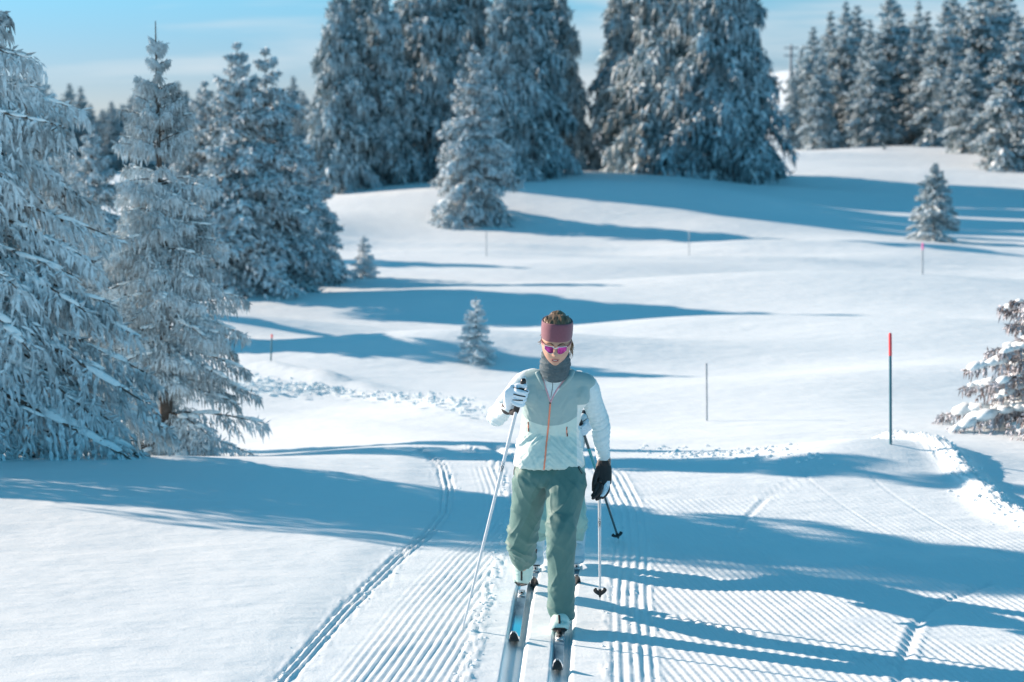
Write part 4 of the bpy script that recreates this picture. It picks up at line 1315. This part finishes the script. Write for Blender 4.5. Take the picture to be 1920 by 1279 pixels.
parts.append(tube([W(1122, 880, 9.83), W(1117, 892, 9.79), W(1114, 905, 9.76), W(1113, 919, 9.75)], [.016, .0145, .013, .0105], 12, m=12))
V, F, N = remesh(parts, .0026, 2)
gl2 = mkv('glove', [(V, F)], M['black'])
gc2 = Caster(V, F)
mkv('glove_back', [gc2.patch([(902, 1139, 1144), (910, 1133, 1143), (918, 1131, 1141), (925, 1129, 1137), (931, 1125, 1131)], .0015, 8)], M['white_glove'], gl2)
mkv('glove_cuff', [tube([w2 + nrm(S1['er'] - w2) * .022, w2, w2 * .8 + k0 * .2], [.036, .037, .034], 18, m=8)], M['black'])
wt = mkv('wristwatch', [tube([W(1141.5, 862, 9.80), W(1144, 869, 9.79)], [.004, .004], 8)], M['black_plastic'])
mkv('watch_face', [ell((0, 0, 0), (.006, .017, .022))], M['watch'], wt)
wt.data.transform(Matrix.Identity(4))
bpy.data.objects['watch_face'].location = Vector(W(1143.5, 866, 9.79))


def pole(name, top, tip, label, grip_len, mats_, basket=True, text=None, rbot=.0045, strap=True, grp='ski poles'):
    root = empty(name, tip, label, 'ski pole', grp)
    O = np.asarray(tip, float); a = nrm(top - tip); L = np.linalg.norm(top - tip)
    mk = lambda nm, parts, m, par=None: link(nm, mesh_from(nm, parts, [m], True, O), par or root)
    mk('shaft', [tube([tip + a * .02, tip + a * L * .5, top - a * .05], [rbot, .0085, .0095], 14, m=12)], mats_[0])
    if len(mats_) > 1:
        f0, f1 = mats_[2]
        mk('shaft_band', [tube([tip + a * L * f0, tip + a * L * f1], [.0098, .0102], 14, m=4)], mats_[1])
    mk('grip', [tube([top - a * grip_len, top - a * grip_len * .9, top - a * grip_len * .5, top - a * .02, top], [.011, .0145, .0150, .0165, .0150], 14, m=16)], M['black_plastic'])
    s_ = nrm(np.cross(a, [0, -1, 0])); f_ = nrm(np.cross(s_, a))
    mk('tip_spike', [tube([tip - a * .02, tip + a * .03], [.0015, .004], 8)], M['metal'])
    if basket:
        b0 = tip + a * .035
        parts = []
        for sg in (-1, 1):
            parts.append(tube([b0 - a * .010 + f_ * .0, b0 + s_ * sg * .016 + a * .014 + f_ * .006, b0 + s_ * sg * .027 + a * .034 + f_ * .010, b0 + s_ * sg * .023 + a * .048 + f_ * .011],
                              [[.008, .004], [.013, .004], [.012, .0035], [.006, .003]], 10, f_, m=12))
        parts.append(tube([b0 - a * .02, b0 + a * .03], [.007, .009], 10))
        mk('basket', parts, M['black_plastic'])
    if text:
        cu = bpy.data.curves.new('lettering', 'FONT'); cu.body = text; cu.size = .0235; cu.align_x = 'CENTER'; cu.align_y = 'CENTER'
        cu.space_character = 1.15; cu.extrude = .0003; cu.offset = .0004
        ob = bpy.data.objects.new('tmp_text', cu); COL.objects.link(ob)
        dg = bpy.context.evaluated_depsgraph_get(); dg.update()
        me = bpy.data.meshes.new_from_object(ob.evaluated_get(dg)); bpy.data.objects.remove(ob)
        n = len(me.vertices); V = np.empty(n * 3, np.float32); me.vertices.foreach_get('co', V); V = V.reshape(-1, 3).astype(float)
        rr = .0102
        ang = V[:, 1] / rr * .98
        Vn = tip + a[None] * (L * .665 + V[:, 0:1]) + (f_[None] * np.cos(ang)[:, None] + (-s_[None]) * np.sin(ang)[:, None]) * (rr + V[:, 2:3])
        me.vertices.foreach_set('co', (Vn - O).astype(np.float32).ravel()); me.materials.clear(); me.materials.append(M['black']); me.update()
        o = link('lettering', me, root)
    return root


pole('ski_pole', pole_top + ax1 * .02, pole_tip, 'white ski pole planted in the snow at left, gripped in the white glove', .17, (M['pole_white'],), basket=False, text='INOVI', rbot=.006)
pole('ski_pole', pp_top, pp_tip, 'white ski pole hanging below the black gloved hand, heart shaped basket just above the snow', .11, (M['pole_white'],), text='INOVI', rbot=.006)
bpy.data.objects['ski_pole'].children


def ski(name, heel_y_off, front, back, p_toe, dirx, label, tip_z=.0, grp='cross-country skis'):
    """p_toe: boot toe on the ski; front length ahead of the toe (towards the camera)"""
    root = empty(name, p_toe, label, 'ski', grp)
    n = 46
    s = np.concatenate([np.linspace(-back, front - .14, 26), np.linspace(front - .14, front, 21)[1:]])
    w = np.interp(s, [-back, -back + .1, 0, front - .16, front - .05, front - .012, front], [.021, .026, .0265, .028, .0255, .019, .009])
    up = np.where(s > front - .14, ((s - (front - .14)) / .14) ** 2 * .085, 0)
    cx = dirx * s
    thick = np.interp(s, [-back, 0, front - .15, front], [.010, .018, .010, .006])
    X = lambda sx_, zt: np.stack([cx + sx_, -s, up + zt], 1)
    ring = [X(-w, thick * 0 - .002), X(w, thick * 0 - .002), X(w, thick), X(w * .95, thick + .003), X(-w * .95, thick + .003), X(-w, thick)]
    V = np.stack(ring, 1).reshape(-1, 3); k = 6; m_ = len(s)
    i = np.arange(m_ - 1)[:, None] * k; j = np.arange(k)[None]
    Q = np.stack([i + j, i + (j + 1) % k, i + k + (j + 1) % k, i + k + j], -1).reshape(-1, 4)
    mi_black = (j == 0) | np.zeros_like(i, bool)
    Qb = Q[mi_black.ravel()]; Qw = Q[~mi_black.ravel()]
    link('ski_body', mesh_from('ski_body', [(V, Qw, 0), (V, Qb, 1)], [M['ski_white'], M['black_plastic']], smooth=False), root)
    sel = (s > .05) & (s < front - .16); ss = s[sel]; ww = w[sel] * .80; zz = (thick + .0045)[sel]
    ss = np.linspace(.05, front - .17, 14); ww = np.interp(ss, s, w) * .93; zz = np.interp(ss, s, thick) + .0045; ccx = dirx * ss
    V = np.concatenate([np.stack([ccx - ww, -ss, zz], 1), np.stack([ccx + ww, -ss, zz], 1)]); q = len(ss)
    Q = np.array([[a, a + q, a + q + 1, a + 1] for a in range(q - 1)])
    link('ski_graphic', mesh_from('ski_graphic', [(V, Q)], [M['ski_graphic']], smooth=False), root)
    link('binding', mesh_from('binding', [box((0, .02, .027), (.021, .05, .010), .005), tube([(-.017, -.035, .030), (-.011, -.052, .034), (.011, -.052, .034), (.017, -.035, .030)], .006, 8, (0, 0, 1), m=12),
                                          ell((0, -.036, .034), (.013, .014, .009), ico=ICO2)], [M['metal']]), root)
    link('binding_lever', mesh_from('binding_lever', [box((0, -.034, .046), (.006, .008, .004), .002)], [M['black_plastic']]), root)
    return root


def ski_at(toe_px, tip_px, back, label):
    a = G(*toe_px); b = G(*tip_px)
    a = a + (0, 0, -.034); front = a[1] - b[1]
    return ski('ski', 0, front, back, (a[0], a[1], surf_z(a[0], a[1]) if False else -.040), (b[0] - a[0]) / front, label)


ski_at((978, 1112), (963, 1206), .75, 'blue topped ski in the left track under the lifted back boot')
ski_at((1049, 1196), (1045, 1258), .75, 'pale ski in the right track under the planted front boot')

# ---- second skier, almost hidden behind the first
q1 = G(1004, 1070); q2 = G(1081, 1066)
Dq = q2[1]
S2 = dict(head=W(1040, 762, Dq - .42), pitch=R_(35), yaw=0, roll=0, neck=W(1041, 790, Dq - .22), hs=.92, vox=.0085,
          sl=W(1002, 806, Dq - .16), sr=W(1074, 806, Dq - .16), el=W(998, 850, Dq + .0), er=W(1080, 838, Dq + .16),
          wl=W(1000, 830, Dq - .22), wr=W(1092, 787, Dq + .04),
          hl=W(1022, 868, Dq + .32), hr=W(1066, 868, Dq + .32), kl=W(1013, 968, Dq - .02), kr=W(1079, 968, Dq - .02),
          al=q1 + (0, .10, .10), ar=q2 + (0, .10, .10), tl=q1 + (0, .0, .045), tr=q2 + (0, .0, .045))
h2 = (S2['hl'] + S2['hr']) / 2; s2 = (S2['sl'] + S2['sr']) / 2
S2['vest'] = [(h2 * (1 - f) + s2 * f, w, d) for f, w, d in ((0.02, .165, .115), (.15, .165, .115), (.4, .135, .10), (.7, .14, .10), (.9, .13, .09), (1.02, .09, .075), (1.1, .07, .07))]
S2['bust'] = h2 * .35 + s2 * .65 + np.array([0, -.06, -.06]); S2['fr'] = nrm(np.array([0, -1.0, -.6]))
S2['heml'] = S2['al'] + (0, -.01, .10); S2['hemr'] = S2['ar'] + (0, -.01, .10)
S2['rl'] = [[.092, .10], [.085, .09], [.072, .074], [.064, .066], [.060, .062], [.056, .058]]; S2['rrt'] = S2['rl']
S2['heell'] = np.array([0, .04, -.05]); S2['heelr'] = np.array([0, .04, -.05])
S2['shl'] = np.array([0, -.08, 1.]); S2['shr'] = np.array([0, -.08, 1.])
S2['zipl'] = [([(1006, 1030), (1004, 1042), (1002, 1054)], .010)]; S2['zipr'] = []
S2['capl'] = [(1059, 1000, 1012), (1063, 998, 1014), (1067, 999, 1013), (1070, 1001, 1011)]
S2['capr'] = [(1058, 1074, 1086), (1061, 1072, 1088), (1065, 1073, 1088), (1068, 1074, 1086)]
S2['armr'] = [.052, .050, .047, .044, .042, .034, .032]
mats2 = dict(mats1); mats2['trouser'] = M['trouser2']; mats2['boot'] = M['boot2']; mats2['headband'] = M['gaiter']; mats2['vest'] = M['shirt']
rp2 = np.array([(q1[0] + q2[0]) / 2, Dq + .1, 0.0])
root2, O2, mk2, vc2, tc2, slv2, HX2 = person('second skier hidden behind the first, only white glove and pale green trouser edges showing', rp2, S2, mats2, seed=4)
pt2 = W(1088, 793, Dq + .0); tp2 = G(1160, 1014); tp2[2] = surf_z(tp2[0], tp2[1]) + .01
a2 = nrm(pt2 - tp2)
gw = S2['wr']; gk = W(1090, 796, Dq - .0)
e1b = nrm(np.array([1, 0, 0]) - a2 * a2[0]); e2b = nrm(np.cross(a2, e1b)); e2b = e2b if e2b[1] < 0 else -e2b
hc2 = pt2 - a2 * .045
ch = []
for i in range(4):
    th = np.linspace(R_(20), R_(230), 7)
    ch.append([hc2 + a2 * ((1.5 - i) * .021) + (e1b * math.cos(t) + e2b * math.sin(t)) * .026 for t in th])
parts = finger_parts(ch, .0120)
parts.append(tube([gw, hc2 + e1b * .03 + a2 * .015, hc2 + e1b * .034 - a2 * .02], [[.030, .026], [.038, .022], [.030, .018]], 14, (0, -1, 0), m=10))
parts.append(tube([gw, hc2 - e1b * .01 + a2 * .06, hc2 - e1b * .02 + a2 * .045], [.015, .013, .011], 10, m=8))
V, F, N = remesh(parts, .0026, 2)
g3 = mk2('glove', [(V, F)], M['white_glove'])
gc3 = Caster(V, F)
for pts in ([(1083, 798), (1086, 796), (1089, 796)], [(1083, 804), (1086, 803), (1090, 803)], [(1084, 810), (1087, 809), (1090, 809)]):
    try: mk2('finger_stripe', [gc3.strip(pts, .006, .0005, .001, m=6)], M['black'], g3)
    except Exception as e: print('stripe2', e)
mk2('glove_cuff', [tube([gw + (0.012, .04, .022), gw + (.004, 0, .004), gw * .6 + hc2 * .4 + e1b * .012], [.033, .035, .030], 14, m=8)], M['black'])
# hidden hand of the second skier
lw = S2['wl']
parts = [tube([lw, lw + (0, -.06, -.01), lw + (0, -.10, -.03)], [[.028, .022], [.038, .02], [.034, .018]], 12, (0, 0, 1), m=8)]
parts += finger_parts([[lw + (dx, -.09, -.02), lw + (dx, -.125, -.03), lw + (dx, -.13, -.055), lw + (dx, -.105, -.07)] for dx in (-.03, -.010, .010, .03)], .011)
parts += finger_parts([[lw + (.03, -.04, 0), lw + (.045, -.075, -.02), lw + (.03, -.10, -.045)]], .012)
V, F, N = remesh(parts, .003, 2)
mk2('glove', [(V, F)], M['white_glove'])
pole('ski_pole', pt2 + a2 * .02, tp2, 'dark ski pole with a teal band held by the hidden skier, leaning to the right', .13, (M['pole_dark'], M['pole_teal'], (.62, .78)), rbot=.007)


def ski2(p, label):
    return ski('ski', 0, .42, .8, (p[0], p[1] + .03, -.040), -.03, label)


ski2(q1, 'ski of the hidden second skier in the left track')
ski2(q2, 'ski of the hidden second skier in the right track')

# ------------------------------------------------------------------ marker poles
def marker(px, py0, py1, D, rad, mats_, label, frac, px_top=None):
    if D is None: b = G(px, py1)
    else:
        b = W(px, py1, D); b[2] = float(ground_z(b[0], b[1]))
    t = W(px_top or px, py0, b[1])
    root = empty('trail_marker', b, label, 'marker pole', 'trail marker poles')
    L = t - b
    link('pole', mesh_from('pole', [tube([(0, 0, -.15), L * (1 - frac)], rad, 10)], [mats_[0]]), root)
    link('marker_tip', mesh_from('marker_tip', [tube([L * (1 - frac), L], rad * 1.15, 10)], [mats_[1]]), root)
    return root


marker(1671, 627, 831, None, .0115, (M['marker_blue'], M['marker_red']), 'teal marker pole with a red top on the berm at right, nearest of all', .19, 1669)
marker(1326, 683, 790, None, .009, (M['marker_grey'], M['marker_grey']), 'thin grey marker pole standing in open snow right of the skiers', .2, 1324.5)
marker(506, 628, 690, None, .010, (M['marker_blue'], M['marker_red']), 'thin dark marker pole in the blue shade at left', .08, 510)
marker(1730, 457, 515, None, .016, (M['marker_grey'], M['marker_pink']), 'distant marker pole with a pink top at right', .18)
marker(912, 435, 480, None, .012, (M['marker_grey'], M['marker_grey']), 'faint far marker pole below the front spruce of the central group', .2)
marker(1292, 435, 476, None, .012, (M['marker_grey'], M['marker_grey']), 'faint far marker pole at the lower edge of the big shaded slope', .25)
